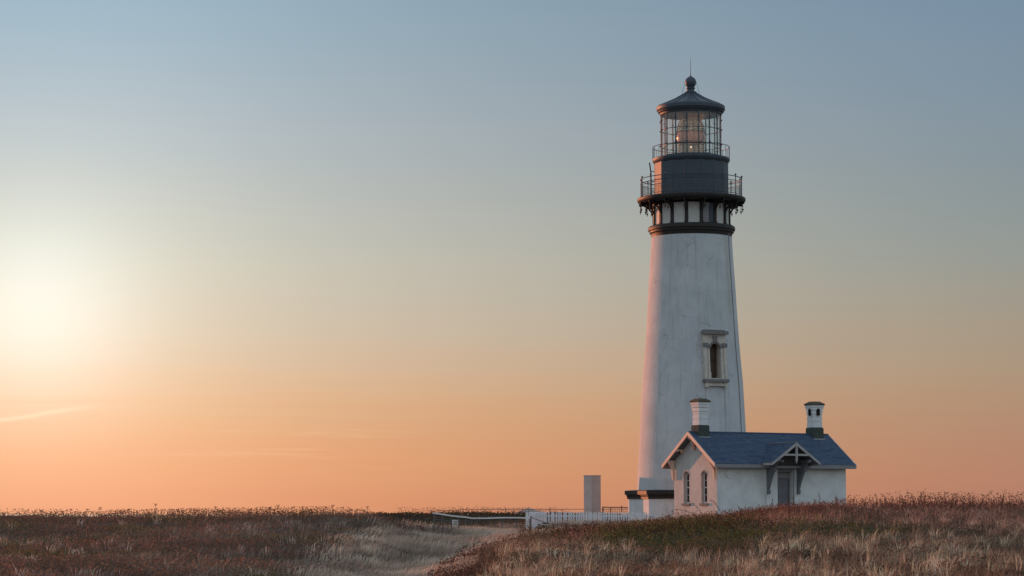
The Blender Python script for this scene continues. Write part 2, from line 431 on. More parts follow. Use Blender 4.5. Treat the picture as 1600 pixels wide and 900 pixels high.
# ------------------------------------------------------------------ object helpers
class MB:
    """collects simple shapes and links them as ONE mesh object"""

    def __init__(self):
        self.v = []
        self.f = []
        self.t = None

    def add(self, vs, fs, mat=None):
        o = len(self.v)
        if mat is not None:
            vs = [tuple(mat @ Vector(p)) for p in vs]
        self.v += [tuple(p) for p in vs]
        self.f += [tuple(i + o for i in f) for f in fs]
        return self

    def box(self, x0, x1, y0, y1, z0, z1, mat=None):
        vs = [(x0, y0, z0), (x1, y0, z0), (x1, y1, z0), (x0, y1, z0), (x0, y0, z1), (x1, y0, z1), (x1, y1, z1), (x0, y1, z1)]
        fs = [(0, 3, 2, 1), (4, 5, 6, 7), (0, 1, 5, 4), (1, 2, 6, 5), (2, 3, 7, 6), (3, 0, 4, 7)]
        return self.add(vs, fs, mat)

    def bar(self, a, b, w, h, up=(0, 0, 1)):
        """rectangular bar from a to b, w across, h along up"""
        a = Vector(a); b = Vector(b)
        d = (b - a).normalized()
        u = Vector(up)
        s = d.cross(u)
        if s.length < 1e-4:
            s = d.cross(Vector((0, 1, 0)))
        s.normalize()
        u = s.cross(d).normalized()
        vs = []
        for p in (a, b):
            for i, j in ((-1, -1), (1, -1), (1, 1), (-1, 1)):
                vs.append(tuple(p + s * (i * w / 2) + u * (j * h / 2)))
        fs = [(3, 2, 1, 0), (4, 5, 6, 7), (0, 1, 5, 4), (1, 2, 6, 5), (2, 3, 7, 6), (3, 0, 4, 7)]
        return self.add(vs, fs)

    def tube(self, pts, r, seg=6, r2=None):
        pts = [Vector(p) for p in pts]
        n = len(pts)
        vs = []
        for k, p in enumerate(pts):
            d = (pts[min(k + 1, n - 1)] - pts[max(k - 1, 0)]).normalized()
            s = d.cross(Vector((0, 0, 1)))
            if s.length < 1e-3:
                s = Vector((1, 0, 0))
            s.normalize()
            u = s.cross(d)
            rr = r if r2 is None else r + (r2 - r) * k / (n - 1)
            for i in range(seg):
                a = 2 * PI * i / seg
                vs.append(tuple(p + s * (rr * math.cos(a)) + u * (rr * math.sin(a))))
        fs = []
        for k in range(n - 1):
            for i in range(seg):
                j = (i + 1) % seg
                fs.append((k * seg + i, k * seg + j, (k + 1) * seg + j, (k + 1) * seg + i))
        fs.append(tuple(range(seg))[::-1])
        fs.append(tuple((n - 1) * seg + i for i in range(seg)))
        return self.add(vs, fs)

    def lathe(self, prof, seg=48, phase=0.0, closed=False, mat=None):
        """prof = [(r, z)...]; vertex k at angle phase + k*360/seg measured from -Y"""
        vs = []
        for r, z in prof:
            for i in range(seg):
                a = rad(phase) + 2 * PI * i / seg
                vs.append((r * math.sin(a), -r * math.cos(a), z))
        fs = []
        m = len(prof)
        for k in range(m if closed else m - 1):
            k2 = (k + 1) % m
            for i in range(seg):
                j = (i + 1) % seg
                fs.append((k * seg + i, k * seg + j, k2 * seg + j, k2 * seg + i))
        if not closed:
            if prof[0][0] > 1e-4:
                fs.append(tuple(range(seg))[::-1])
            if prof[-1][0] > 1e-4:
                fs.append(tuple((m - 1) * seg + i for i in range(seg)))
        return self.add(vs, fs, mat)

    def ring(self, R, z, r, seg=64, sides=5, phase=0.0):
        prof = [(R + r * math.cos(2 * PI * k / sides), z + r * math.sin(2 * PI * k / sides)) for k in range(sides)]
        return self.lathe(prof, seg, phase, closed=True)

    def sheet(self, outer, holes, thick, mat=None):
        """2D outline (x,z) with holes, extruded from y=0 to y=thick"""
        polys = [[Vector((p[0], p[1], 0)) for p in outer]] + [[Vector((p[0], p[1], 0)) for p in h] for h in holes]
        tris = tessellate_polygon(polys)
        flat = [p for pl in polys for p in pl]
        n = len(flat)
        vs = [(p[0], 0, p[1]) for p in flat] + [(p[0], thick, p[1]) for p in flat]
        fs = []
        for t in tris:
            a, b, c = (flat[i] for i in t)
            cr = (b - a).cross(c - a).z
            if abs(cr) < 1e-9:
                continue
            t = t if cr > 0 else t[::-1]
            fs.append(tuple(t))
            fs.append(tuple(i + n for i in t[::-1]))
        o = 0
        for pl in polys:
            k = len(pl)
            for i in range(k):
                j = (i + 1) % k
                fs.append((o + i, o + j, o + j + n, o + i + n))
            o += k
        return self.add(vs, fs, mat)

    def mesh(self, name, mat, smooth=False):
        me = bpy.data.meshes.new(name)
        me.from_pydata(self.v, [], self.f)
        me.materials.append(mat)
        if smooth:
            me.shade_smooth()
            try:
                me.set_sharp_from_angle(angle=rad(32))
            except Exception:
                pass
        me.update()
        return me

    def obj(self, name, mat, parent=None, smooth=False, fix=True):
        me = self.mesh(name, mat, smooth)
        if fix:
            import bmesh
            b = bmesh.new(); b.from_mesh(me)
            bmesh.ops.recalc_face_normals(b, faces=b.faces)
            b.to_mesh(me); b.free()
        return link(name, me, parent)


def link(name, me, parent=None, loc=(0, 0, 0), rz=0.0):
    o = bpy.data.objects.new(name, me)
    COL.objects.link(o)
    o.parent = parent
    o.location = loc
    o.rotation_euler = (0, 0, rz)
    return o


def tag(o, label=None, cat=None, group=None, kind=None):
    if label: o['label'] = label
    if cat: o['category'] = cat
    if group: o['group'] = group
    if kind: o['kind'] = kind
    return o


def thing(name, label, cat, loc=(0, 0, 0), rz=0.0, group=None):
    return tag(link(name, None, None, loc, rz), label, cat, group)


# ------------------------------------------------------------------ terrain
CTRL = [(-13.4,58,-.7),(-8.9,58,-.8),(-4.5,58,-.95),(-2.2,58,-.9),(1.5,58,-.55),(5.9,58,-.5),(10.4,58,-.5),(14.1,58,-.5),
(-15.7,68,-.44),(-11.3,68,-.44),(-7,68,-.6),(-4.5,68,-.95),(-2.7,68,-.98),(-.6,68,-.46),(2.6,67,-.47),(2.0,74,-.12),(6.1,68,-.41),(10.5,68,-.34),(15.7,68,-.34),
(-20.3,88,-.18),(-26.3,114,.82),(-16.9,88,-.13),(-21.9,114,.75),(-12.4,88,-.09),(-16.1,114,.83),(-7.9,88,-.13),(-10.2,114,.86),(-4.5,88,-.31),(-5.8,114,.6),
(-32.2,114,.8),(-24.8,88,-.18),(-4.7,114,-.25),(-3.2,114,-.31),(-.6,114,-.31),(-3.4,88,-.68),(-2.5,80,-.92),(-3.9,128,.24),(-1.4,134,-.04),(1.1,138,-.13),
(-7.9,128,.87),(-13.8,135,.69),(-20.8,135,.88),(-27.7,135,.90),(-.6,78,-.12),(.1,84,-.02),(.9,90,.12),(-1.0,72,-.28),(1.4,88,.04),(2.4,94,.33),(4.9,96,.41),
(6.5,97,.58),(8.2,97,.78),(9.9,97,1.07),(12.4,97,1.15),(16.2,97,1.15),(19.9,97,1.12),(24.9,97,1.1),(2.1,80,-.23),(5.1,80,-.02),(8.2,80,.22),(1.2,80,-.02),
(12.3,80,.28),(17.4,80,.28),(3,118,.05),(8,118,.35),(14,118,.7),(20,118,.8),(30,118,.8),(45,118,.8),(-4,138,-.15),(0,146,.2),(5,146,.35),
(11,146,.6),(16,146,.85),(22,146,.9),(35,146,.8),(55,146,.6),(6,160,.5),(11,160,.6),(25,160,.8),(-6,150,-.1),(-15,150,.5),
(-30,150,1.0),(-50,150,.9),(-5,160,.55),(0,160,.55),(-8,168,.95),(-2,168,.95),(3,168,.9),(-8,180,.7),(0,180,.7),(-25,175,.5),(10,180,.7),(30,180,.5),(60,180,.3),(-60,180,.3),(-60,215,-.5),(-20,215,0),
(10,215,.2),(50,215,0),(-60,60,-.4),(-60,90,.2),(-60,115,.5),(60,60,-.2),(60,95,1.2),(-40,20,-.6),(0,20,-.6),(40,20,-.6),(-40,0,-.5),
(0,0,-.5),(40,0,-.5),(0,40,-.65),(-25,40,-.6),(25,40,-.6),(-50,-40,-.3),(0,-40,-.3),(50,-40,-.3)]
C = np.array(CTRL)
KA = np.array([1.0, 0.45])       # features are long along Y when seen from here, so weigh Y less
P2 = C[:, :2] * KA
K = np.sqrt(((P2[:, None] - P2[None]) ** 2).sum(-1) + 0.6)
A_ = np.zeros((len(C) + 1, len(C) + 1))
A_[:-1, :-1] = K + np.eye(len(C)) * 0.0
A_[:-1, -1] = 1; A_[-1, :-1] = 1
sol = np.linalg.solve(A_, np.append(C[:, 2], 0))


def vnoise(x, y, s, seed):
    """value noise in 0..1"""
    r = np.random.default_rng(seed).random((64, 64))
    x = x / s + 1000.0; y = y / s + 1000.0
    xi = np.floor(x).astype(int); yi = np.floor(y).astype(int)
    fx = x - xi; fy = y - yi
    fx = fx * fx * (3 - 2 * fx); fy = fy * fy * (3 - 2 * fy)
    g = lambda i, j: r[i % 64, j % 64]
    return (g(xi, yi) * (1 - fx) + g(xi + 1, yi) * fx) * (1 - fy) + (g(xi, yi + 1) * (1 - fx) + g(xi + 1, yi + 1) * fx) * fy


def raw_height(x, y):
    q = np.stack([x, y], -1) * KA
    out = np.full(x.shape, sol[-1])
    for k in range(len(C)):
        out = out + sol[k] * np.sqrt(((q - P2[k]) ** 2).sum(-1) + 0.6)
    out = np.clip(out, -1.2, 1.6)
    out += (vnoise(x, y, 3.1, 5) - 0.5) * 0.10 + (vnoise(x, y, 1.1, 6) - 0.5) * 0.05
    edge = np.clip((y - 205) / 45, 0, 1) + np.clip((np.abs(x) - 120) / 60, 0, 1)
    edge = np.clip(edge, 0, 1)
    return out * (1 - edge) - 46 * edge ** 1.7


gx = np.concatenate([np.linspace(-200, -42, 20), np.linspace(-40, 40, 201), np.linspace(42, 200, 20)])
gy = np.concatenate([np.linspace(-120, 48, 30), np.linspace(49, 190, 236), np.linspace(192, 262, 26)])
GX, GY = np.meshgrid(gx, gy)
GZ = raw_height(GX, GY)


def ground(x, y):
    i = np.clip(np.searchsorted(gx, x) - 1, 0, len(gx) - 2)
    j = np.clip(np.searchsorted(gy, y) - 1, 0, len(gy) - 2)
    fx = (x - gx[i]) / (gx[i + 1] - gx[i]); fy = (y - gy[j]) / (gy[j + 1] - gy[j])
    return (GZ[j, i] * (1 - fx) + GZ[j, i + 1] * fx) * (1 - fy) + (GZ[j + 1, i] * (1 - fx) + GZ[j + 1, i + 1] * fx) * fy


def gz(x, y):
    return float(ground(np.array([x]), np.array([y]))[0])


def np_mesh(name, verts, faces_flat, sizes, mat, colors=None, smooth=False):
    me = bpy.data.meshes.new(name)
    me.vertices.add(len(verts))
    me.vertices.foreach_set('co', verts.astype(np.float32).ravel())
    me.loops.add(len(faces_flat))
    me.loops.foreach_set('vertex_index', faces_flat.astype(np.int32))
    me.polygons.add(len(sizes))
    st_ = np.concatenate([[0], np.cumsum(sizes)[:-1]]).astype(np.int32)
    me.polygons.foreach_set('loop_start', st_)
    me.update(calc_edges=True)
    if colors is not None:
        ca = me.color_attributes.new('tint', 'FLOAT_COLOR', 'POINT')
        ca.data.foreach_set('color', np.concatenate([colors, np.ones((len(colors), 1))], 1).astype(np.float32).ravel())
    me.materials.append(mat)
    if smooth:
        me.shade_smooth()
    me.validate()
    return me


ny, nx = GX.shape
V = np.stack([GX, GY, GZ], -1).reshape(-1, 3)
ii = (np.arange(ny - 1)[:, None] * nx + np.arange(nx - 1)[None]).ravel()
F = np.stack([ii, ii + 1, ii + nx + 1, ii + nx], -1).ravel()


def ground_mat():
    m, n = new_mat('dry_headland_soil')
    oc = n.n('ShaderNodeTexCoord').outputs['Object']
    a = n.noise(oc, 0.35, 6, 0.6)
    b = n.noise(oc, 6.0, 8, 0.75)
    c = n.mix(n.smooth(a, 0.35, 0.65), (0.10, 0.066, 0.050), (0.115, 0.088, 0.060))
    c = n.mix(n.m('MULTIPLY', n.smooth(b, 0.45, 0.7), 0.7), c, (0.16, 0.13, 0.10))
    p = principled(n, c, 0.95, 0, 0.1, b, 0.08)
    finish(n, p.outputs[0])
    return m


ground_o = link('ground', np_mesh('ground', V, F, np.full((ny - 1) * (nx - 1), 4), ground_mat(), smooth=True))
tag(ground_o, 'dry brown headland ground rolling from the foreground to the lighthouse', kind='structure')

# sea beyond the cliff
def sea_mat():
    m, n = new_mat('sea_water')
    oc = n.n('ShaderNodeTexCoord').outputs['Object']
    h = n.noise(n.mapping(oc, (0.03, 0.09, 1)), 1.0, 8, 0.6)
    p = principled(n, (0.03, 0.06, 0.08), 0.10, 0, 0.5, h, 0.3)
    finish(n, p.outputs[0])
    return m


sb = MB()
sb.add([(-42000, -3000, -42), (42000, -3000, -42), (42000, 60000, -42), (-42000, 60000, -42)], [(0, 1, 2, 3)])
tag(sb.obj('sea', sea_mat()), 'calm sea reaching the orange horizon', kind='structure')

# low hill across the water, a bump on the horizon
hb = MB()
prof = [(-260, 0), (-190, 20), (-120, 30), (-60, 58), (0, 84), (50, 66), (110, 40), (180, 26), (270, 0)]
vs = []
for k, (x, z) in enumerate(prof):
    vs += [(x, -120, -4), (x, -40, z * 0.8), (x, 30, z), (x, 140, -4)]
fs = []
for k in range(len(prof) - 1):
    for j in range(3):
        fs.append((k * 4 + j, (k + 1) * 4 + j, (k + 1) * 4 + j + 1, k * 4 + j + 1))
hb.add(vs, fs)
M_far = paint_mat('far_hill', (0.50, 0.36, 0.32), (0.45, 0.34, 0.30), 0.95, 0.01, 0.1, 0.1)  # pale pink base colour imitates haze over the distance
ho = hb.obj('distant_hill', M_far, None, True)
ho.location = (58, 9000, -42); ho.scale = (0.8, 1, 0.70)
tag(ho, 'small dark hill far off on the sea horizon', kind='structure')

# ------------------------------------------------------------------ LIGHTHOUSE
TX, TY = 11.55, 159.6
TS = 1.05
AZT = math.atan2(TX, TY)
LH = thing('lighthouse', 'tall white tapering lighthouse tower with black lantern room and iron gallery', 'lighthouse', (TX, TY, -0.06), -AZT)
LH.scale = (TS, TS, TS)
PH = -7.5     # phase of the sixteen-sided upper works

# tapering tower wall with a real window opening
WPHI, WHALF = 26.2, 8.2
WZ0, WZ1 = 9.16, 11.39
prof_t = [(3.445, 2.0), (3.415, 2.55), (3.355, 3.6), (3.25, 5.4), (3.15, 7.41), (3.055, 9.16), (2.95, 10.3), (2.86, 11.39), (2.765, 12.9), (2.64, 15.0), (2.53, 16.6), (2.45, 18.05)]
angs = sorted(set([round(k * 3.75, 3) for k in range(96)] + [WPHI - WHALF, WPHI + WHALF]))
angs = [a for a in angs if not (abs(a - (WPHI - WHALF)) < 1.2 and a != WPHI - WHALF) and not (abs(a - (WPHI + WHALF)) < 1.2 and a != WPHI + WHALF)]
tb = MB()
vs = [(r * math.sin(rad(a)), -r * math.cos(rad(a)), z) for r, z in prof_t for a in angs]
fs = []
na = len(angs)
for k in range(len(prof_t) - 1):
    for i in range(na):
        j = (i + 1) % na
        mid = (angs[i] + (angs[j] if j else 360)) / 2
        if abs(mid - WPHI) < WHALF and WZ0 - .01 <= prof_t[k][1] and prof_t[k + 1][1] <= WZ1 + .01:
            continue
        fs.append((k * na + i, k * na + j, (k + 1) * na + j, (k + 1) * na + i))
tb.add(vs, fs)
tb.obj('tower_wall', M_tower, LH, True, fix=False)

# octagonal plinth and its black cornice
OP = 3.2
MB().lathe([(3.96 / 1.0, -0.6), (3.96, 1.99)], 8, OP).obj('plinth', M_white, LH)
MB().lathe([(3.2, 1.985), (4.03, 1.985), (4.03, 2.10), (4.06, 2.18), (4.07, 2.235), (4.155, 2.24), (4.165, 2.46), (4.13, 2.49), (3.2, 2.55)], 8, OP).obj('plinth_cornice', M_brown, LH)

# tower window: surround, hood, sill, keystone, reveal, sash
rw = 2.985
wy = -rw
def wframe(name, mb, mat, parent):
    o = mb.obj(name, mat, parent)
    return o
win = MB()
# deep masonry reveal (4 inner walls), local frame: x tangent, y inward
for sx in (-1, 1):
    win.box(sx * 0.41 - 0.045 * (1 if sx > 0 else 1), sx * 0.41 + 0.045, 0.0, 1.0, 9.05, 11.5)
win.box(-0.45, 0.45, 0.0, 1.0, 11.34, 11.5)
win.box(-0.45, 0.45, 0.0, 1.0, 9.02, 9.18)
wo_ = win.obj('window', M_stonelt, LH)
wo_.location = (2.97 * math.sin(rad(WPHI)), -2.97 * math.cos(rad(WPHI)), 0)
wo_.rotation_euler = (0, 0, rad(WPHI))
# local y=0 is the wall face near mid height; wall leans, so pieces follow the lean
LEAN = -0.068
def lean(z): return (z - 10.3) * (-LEAN)
sv = Matrix.Identity(4)
sur = MB()
arch = [(-0.36, 9.16)] + [(0.36, 9.16), (0.36, 10.98)] + [(0.36 * math.cos(a), 10.98 + 0.27 * math.sin(a)) for a in [PI * k / 10 for k in range(1, 10)]] + [(-0.36, 10.98)]
outer = [(-0.74, 9.10), (0.74, 9.10), (0.74, 11.88), (-0.74, 11.88)]
lm = Matrix(((1, 0, 0, 0), (0, 1, 0.068, -0.068 * 10.3 - 0.13), (0, 0, 1, 0), (0, 0, 0, 1)))
sur.sheet(outer, [arch], 0.20, lm)
sur.obj('window_surround', M_stonelt, wo_)
for sx in (-1, 1):
    # outer pilaster with dark cap stone and stepped foot
    q = MB()
    q.box(sx * 0.66 - 0.085, sx * 0.66 + 0.085, -0.07, 0.02, 9.10, 11.02, lm)
    q.box(sx * 0.42 - 0.05, sx * 0.42 + 0.05, -0.045, 0.02, 9.10, 10.95, lm)
    q.box(sx * 0.44 - 0.09, sx * 0.44 + 0.09, -0.09, 0.02, 9.10, 9.52, lm)
    q.obj('pilaster', M_stonelt, wo_)
    MB().box(sx * 0.63 - 0.16, sx * 0.63 + 0.16, -0.11, 0.02, 11.02, 11.28, lm).obj('cap_stone', M_stone, wo_)
q = MB()
ao = [(0.42 * math.cos(a), 10.98 + 0.39 * math.sin(a)) for a in [PI * k / 12 for k in range(13)]]
ai = [(0.31 * math.cos(a), 10.98 + 0.28 * math.sin(a)) for a in [PI * k / 12 for k in range(12, -1, -1)]]
q.sheet(ao + ai, [], 0.10, Matrix(((1, 0, 0, 0), (0, 1, 0.068, -0.068 * 10.3 - 0.22), (0, 0, 1, 0), (0, 0, 0, 1))))
q.obj('arch_moulding', M_stone, wo_)
MB().box(-0.11, 0.11, -0.13, 0.02, 11.30, 11.70, lm).box(-0.15, 0.15, -0.15, 0.02, 11.60, 11.70, lm).obj('keystone', M_stone, wo_)
MB().box(-0.86, 0.86, -0.20, 0.05, 11.80, 12.0, lm).box(-0.78, 0.66, -0.12, 0.05, 12.0, 12.07, lm).obj('hood', M_stone, wo_)
MB().box(-0.80, 0.80, -0.20, 0.3, 8.93, 9.10, lm).obj('sill', M_stone, wo_)
q = MB()
q.box(-0.72, 0.72, -0.02, 0.1, 8.80, 8.93, lm)
for sx in (-1, 1):
    q.box(sx * 0.62 - 0.10, sx * 0.62 + 0.10, -0.10, 0.1, 8.62, 8.93, lm)
q.box(-0.52, 0.52, -0.06, 0.1, 8.70, 8.80, lm)
q.obj('sill_bracket', M_stonelt, wo_)
MB().box(-0.37, 0.37, 0.44, 0.48, 9.16, 11.36).obj('sash', M_board, wo_)
for k, (z0, z1) in enumerate(((9.24, 10.2), (10.32, 11.26))):
    MB().box(-0.30, 0.30, 0.42, 0.432, z0, z1).obj('pane', M_brownpane, wo_)

# conduit running down the tower
ca = 64.3
pts = [((r + 0.03) * math.sin(rad(ca)), -(r + 0.03) * math.cos(rad(ca)), z) for r, z in prof_t[1:]]
MB().tube(pts, 0.024, 6).obj('conduit', M_greytrim, LH, True)

# iron collar at the top of the masonry
MB().lathe([(2.3, 17.93), (2.46, 17.93), (2.47, 18.04), (2.50, 18.14), (2.58, 18.20), (2.585, 18.30), (2.66, 18.34), (2.67, 18.47), (2.64, 18.56), (2.58, 18.60), (2.3, 18.64)], 64).obj('iron_collar', M_brown, LH, True)
# neck wall between collar and gallery, white panels between iron pilasters
MB().lathe([(2.20, 18.5), (2.20, 20.2)], 16, PH).obj('neck_wall', M_dark, LH)
NA = 16
fac = 2.315
half = fac * math.sin(PI / NA)
apo = fac * math.cos(PI / NA)
pan = MB().box(-half + 0.11, half - 0.11, -apo - 0.01, -apo + 0.06, 18.6, 19.88).mesh('wall_panel', M_panel)
for k in range(NA):
    a = PH + 11.25 + 22.5 * k
    if k in (1, ):     # the small window, phi 26
        pass
    aa = ((a + 180) % 360) - 180
    if 20 < aa < 32:
        o = MB().box(-half + 0.10, half - 0.32, -apo + 0.02, -apo + 0.05, 18.66, 19.86).obj('gallery_window', M_greytrim, LH)
        MB().box(half - 0.36, half - 0.10, -apo - 0.03, -apo + 0.04, 18.62, 19.86).obj('frame', M_black, o)
        o.rotation_euler = (0, 0, rad(a))
    else:
        link('wall_panel', pan, LH, (0, 0, 0), rad(a))
# pilaster with its curved bracket and drop pendants, radial at phi = 0, meshes shared
pil = MB()
pil.box(-0.085, 0.085, -fac - 0.08, -fac + 0.1, 18.56, 20.02)
pil.box(-0.11, 0.11, -fac - 0.11, -fac + 0.1, 18.58, 18.72)
pil.box(-0.11, 0.11, -fac - 0.10, -fac + 0.1, 19.80, 20.0)
pil_me = pil.mesh('pilaster', M_brown)
br = MB()
n_ = 14
oc_, ic_ = [], []
for k in range(n_ + 1):
    t = k / n_ * PI / 2
    # quarter ellipse from the pilaster foot up and out to the deck edge
    y = fac + 0.90 * (1 - math.cos(t))
    z = 18.82 + 1.14 * math.sin(t)
    oc_.append((y, z)); ic_.append((y - 0.085 * math.cos(t) - 0.0, z + 0.085 * math.sin(t)))
pts2 = oc_ + ic_[::-1]
bm_ = Matrix(((0, 1, 0, -0.035), (-1, 0, 0, 0), (0, 0, 1, 0), (0, 0, 0, 1)))
br.sheet(pts2, [], 0.07, bm_)
# top flange, spandrel strut and cusp
br.box(-0.035, 0.035, -fac - 0.93, -fac, 19.93, 20.03)
for (yy, zz, rr) in ((0.20, 19.72, 0.13), (0.44, 19.84, 0.09)):
    ringp = [(fac + yy + rr * math.cos(2 * PI * k / 12), zz + rr * math.sin(2 * PI * k / 12)) for k in range(12)]
    hole = [(fac + yy + rr * 0.62 * math.cos(-2 * PI * k / 12), zz + rr * 0.62 * math.sin(-2 * PI * k / 12)) for k in range(12)]
    br.sheet(ringp, [hole], 0.06, Matrix(((0, 1, 0, -0.03), (-1, 0, 0, 0), (0, 0, 1, 0), (0, 0, 0, 1))))
br_me = br.mesh('bracket', M_brown)
pd = MB()
for yy, zt, zb in ((0.84, 20.0, 19.42), (0.52, 19.78, 19.38)):
    prof = [(0.0, zb), (0.028, zb + 0.05), (0.012, zb + 0.09), (0.06, zb + 0.14), (0.06, zb + 0.18), (0.022, zb + 0.23), (0.022, zt - 0.08), (0.045, zt - 0.03), (0.0, zt)]
    pd.lathe(prof, 6, 0, mat=Matrix.Translation((0, -fac - yy, 0)))
pd_me = pd.mesh('pendant', M_brown)
for k in range(NA):
    a = rad(PH + 22.5 * k)
    link('pilaster', pil_me, LH, (0, 0, 0), a)
    b_ = link('bracket', br_me, LH, (0, 0, 0), a)
    link('pendant', pd_me, b_, (0, 0, 0), 0)

# main gallery deck
MB().lathe([(2.2, 19.99), (3.10, 20.00), (3.16, 20.05), (3.24, 20.06), (3.29, 20.12), (3.32, 20.18), (3.32, 20.29), (3.28, 20.34), (2.2, 20.36)], 64).obj('gallery_deck', M_brown, LH, True)
# railing of the main gallery
RR = 3.10
MB().ring(RR, 21.50, 0.028, 96).obj('top_rail', M_black, LH, True)
MB().ring(RR, 21.24, 0.02, 96).ring(RR, 20.46, 0.02, 96).obj('lower_rail', M_black, LH, True)
po = MB().tube([(0, -RR, 20.3), (0, -RR, 21.58)], 0.026, 6)
po.lathe([(0.0, 21.53), (0.06, 21.58), (0.06, 21.63), (0, 21.69)], 8, mat=Matrix.Translation((0, -RR, 0)))
po.lathe([(0.05, 20.3), (0.065, 20.34), (0.04, 20.42), (0.03, 20.46)], 8, mat=Matrix.Translation((0, -RR, 0)))
po_me = po.mesh('rail_post', M_black)
for k in range(NA):
    link('rail_post', po_me, LH, (0, 0, 0), rad(PH + 22.5 * k))
ms = MB()
for k in range(16 * 11):
    a = rad(PH + 22.5 * k / 11)
    d = Vector((math.sin(a), -math.cos(a), 0))
    ms.bar(d * RR + Vector((0, 0, 20.46)), d * RR + Vector((0, 0, 21.24)), 0.010, 0.006)
for z in (20.62, 20.78, 20.94, 21.10):
    ms.ring(RR, z, 0.005, 96, 4)
tag(ms.obj('wire_mesh', M_mesh, LH), kind='stuff')
# watch room drum: sixteen iron panels
DR = 2.285
dh = DR * math.sin(PI / NA); da = DR * math.cos(PI / NA)
dp = MB()
dp.box(-dh + 0.006, dh - 0.006, -da, -da + 0.05, 20.36, 22.5)
for zz in (20.9, 21.55):
    dp.box(-dh + 0.03, dh - 0.03, -da - 0.012, -da + 0.01, zz, zz + 0.05)
dp_me = dp.mesh('drum_panel', M_black)
for k in range(NA):
    link('drum_panel', dp_me, LH, (0, 0, 0), rad(PH + 11.25 + 22.5 * k))
MB().lathe([(DR + 0.05, 20.34), (DR + 0.09, 20.38), (DR + 0.06, 20.50), (DR - 0.08, 20.52)], 16, PH).obj('drum_base', M_black, LH)
MB().lathe([(1.9, 20.36), (DR - 0.07, 20.36), (DR - 0.07, 22.5), (1.9, 22.5)], 16, PH).obj('drum_core', M_dark, LH)
# pipe and ladder-like bracket on the left of the drum
pa = rad(-84)
pp = MB()
px_, py_ = 2.46 * math.sin(pa), -2.46 * math.cos(pa)
pp.tube([(px_, py_, 20.34), (px_ - 0.02, py_, 22.0), (px_ - 0.10, py_, 22.55)], 0.045, 6)
for z in (20.8, 21.4, 22.0):
    pp.tube([(px_, py_, z), (px_ * 0.92, py_ * 0.92, z)], 0.025, 5)
pp.obj('downpipe', M_brown, LH, True)
# lantern deck
MB().lathe([(1.7, 22.44), (2.20, 22.44), (2.27, 22.48), (2.33, 22.58), (2.38, 22.66), (2.38, 22.76), (2.34, 22.80), (1.7, 22.81)], 48).obj('lantern_deck', M_black, LH, True)
LR = 2.355
MB().ring(LR, 23.50, 0.022, 96).obj('lantern_rail', M_black, LH, True)
bp = MB().tube([(0, -LR, 22.78), (0, -LR, 23.50)], 0.016, 5)
bp_me = bp.mesh('baluster', M_black)
for k in range(24):
    link('baluster', bp_me, LH, (0, 0, 0), rad(4 + 15 * k))
# lantern: sill, mullions, glazing bars, panes
GR = 1.845
gh = GR * math.sin(PI / NA); ga = GR * math.cos(PI / NA)
MB().lathe([(GR - 0.12, 22.78), (GR + 0.05, 22.80), (GR + 0.05, 22.92), (GR - 0.02, 22.96), (GR - 0.12, 22.96)], 16, PH, closed=True).obj('lantern_sill', M_black, LH)
mu = MB().box(-0.026, 0.026, -GR - 0.03, -GR + 0.035, 22.9, 25.62)
for z in (23.60, 24.5, 25.1):
    mu.box(-0.045, 0.045, -GR - 0.09, -GR, z, z + 0.07)
mu_me = mu.mesh('mullion', M_black)
gb_me = [MB().box(-gh, gh, -ga - 0.018, -ga + 0.018, z - 0.018, z + 0.018).mesh('glazing_bar', M_black) for z in (23.545, 24.545)]
pane_me = []
for z0, z1 in ((22.95, 23.527), (23.563, 24.527), (24.563, 25.6)):
    pane_me.append(MB().box(-gh + 0.028, gh - 0.028, -ga - 0.003, -ga + 0.003, z0, z1).mesh('pane', M_pane))
for k in range(NA):
    link('mullion', mu_me, LH, (0, 0, 0), rad(PH + 22.5 * k))
    for g_ in gb_me:
        link('glazing_bar', g_, LH, (0, 0, 0), rad(PH + 11.25 + 22.5 * k))
    for pm in pane_me:
        link('pane', pm, LH, (0, 0, 0), rad(PH + 11.25 + 22.5 * k))
MB().lathe([(0.0, 25.60), (1.78, 25.54), (1.78, 25.50), (0.0, 25.52)], 32).obj('lantern_ceiling', M_soffit, LH, True)
# roof: corbel, gutter and sixteen roof panels
MB().lathe([(1.80, 25.50), (1.90, 25.50), (1.93, 25.60), (2.02, 25.66), (2.05, 25.74), (2.11, 25.80), (2.11, 25.99), (2.03, 26.08), (1.80, 26.06)], 32, PH).obj('roof_gutter', M_black, LH, True)
r0, z0r, r1, z1r = 2.04, 26.05, 0.34, 26.86
a2 = PI / NA
rp = MB()
def rpt(r, s, z): return (r * math.sin(s * a2) * 0.992, -r * math.cos(a2), z)
rs = [(2.04, 26.05), (1.5, 26.27), (0.95, 26.52), (0.34, 26.88)]
vs = []
for r, z in rs:
    for s in (-1, 1):
        vs.append(rpt(r, s, z)); vs.append(rpt(r, s, z - 0.05))
fs = []
for k in range(3):
    b0 = k * 4
    fs += [(b0, b0 + 2, b0 + 6, b0 + 4), (b0 + 1, b0 + 5, b0 + 7, b0 + 3), (b0, b0 + 4, b0 + 5, b0 + 1), (b0 + 2, b0 + 3, b0 + 7, b0 + 6)]
rp.add(vs, fs)
rp_me = rp.mesh('roof_panel', M_black)
rb = MB().tube([(0, -r - 0.01, z + 0.01) for r, z in rs], 0.028, 5)
rb_me = rb.mesh('roof_rib', M_black)
for k in range(NA):
    link('roof_panel', rp_me, LH, (0, 0, 0), rad(PH + 11.25 + 22.5 * k))
    link('roof_rib', rb_me, LH, (0, 0, 0), rad(PH + 22.5 * k))
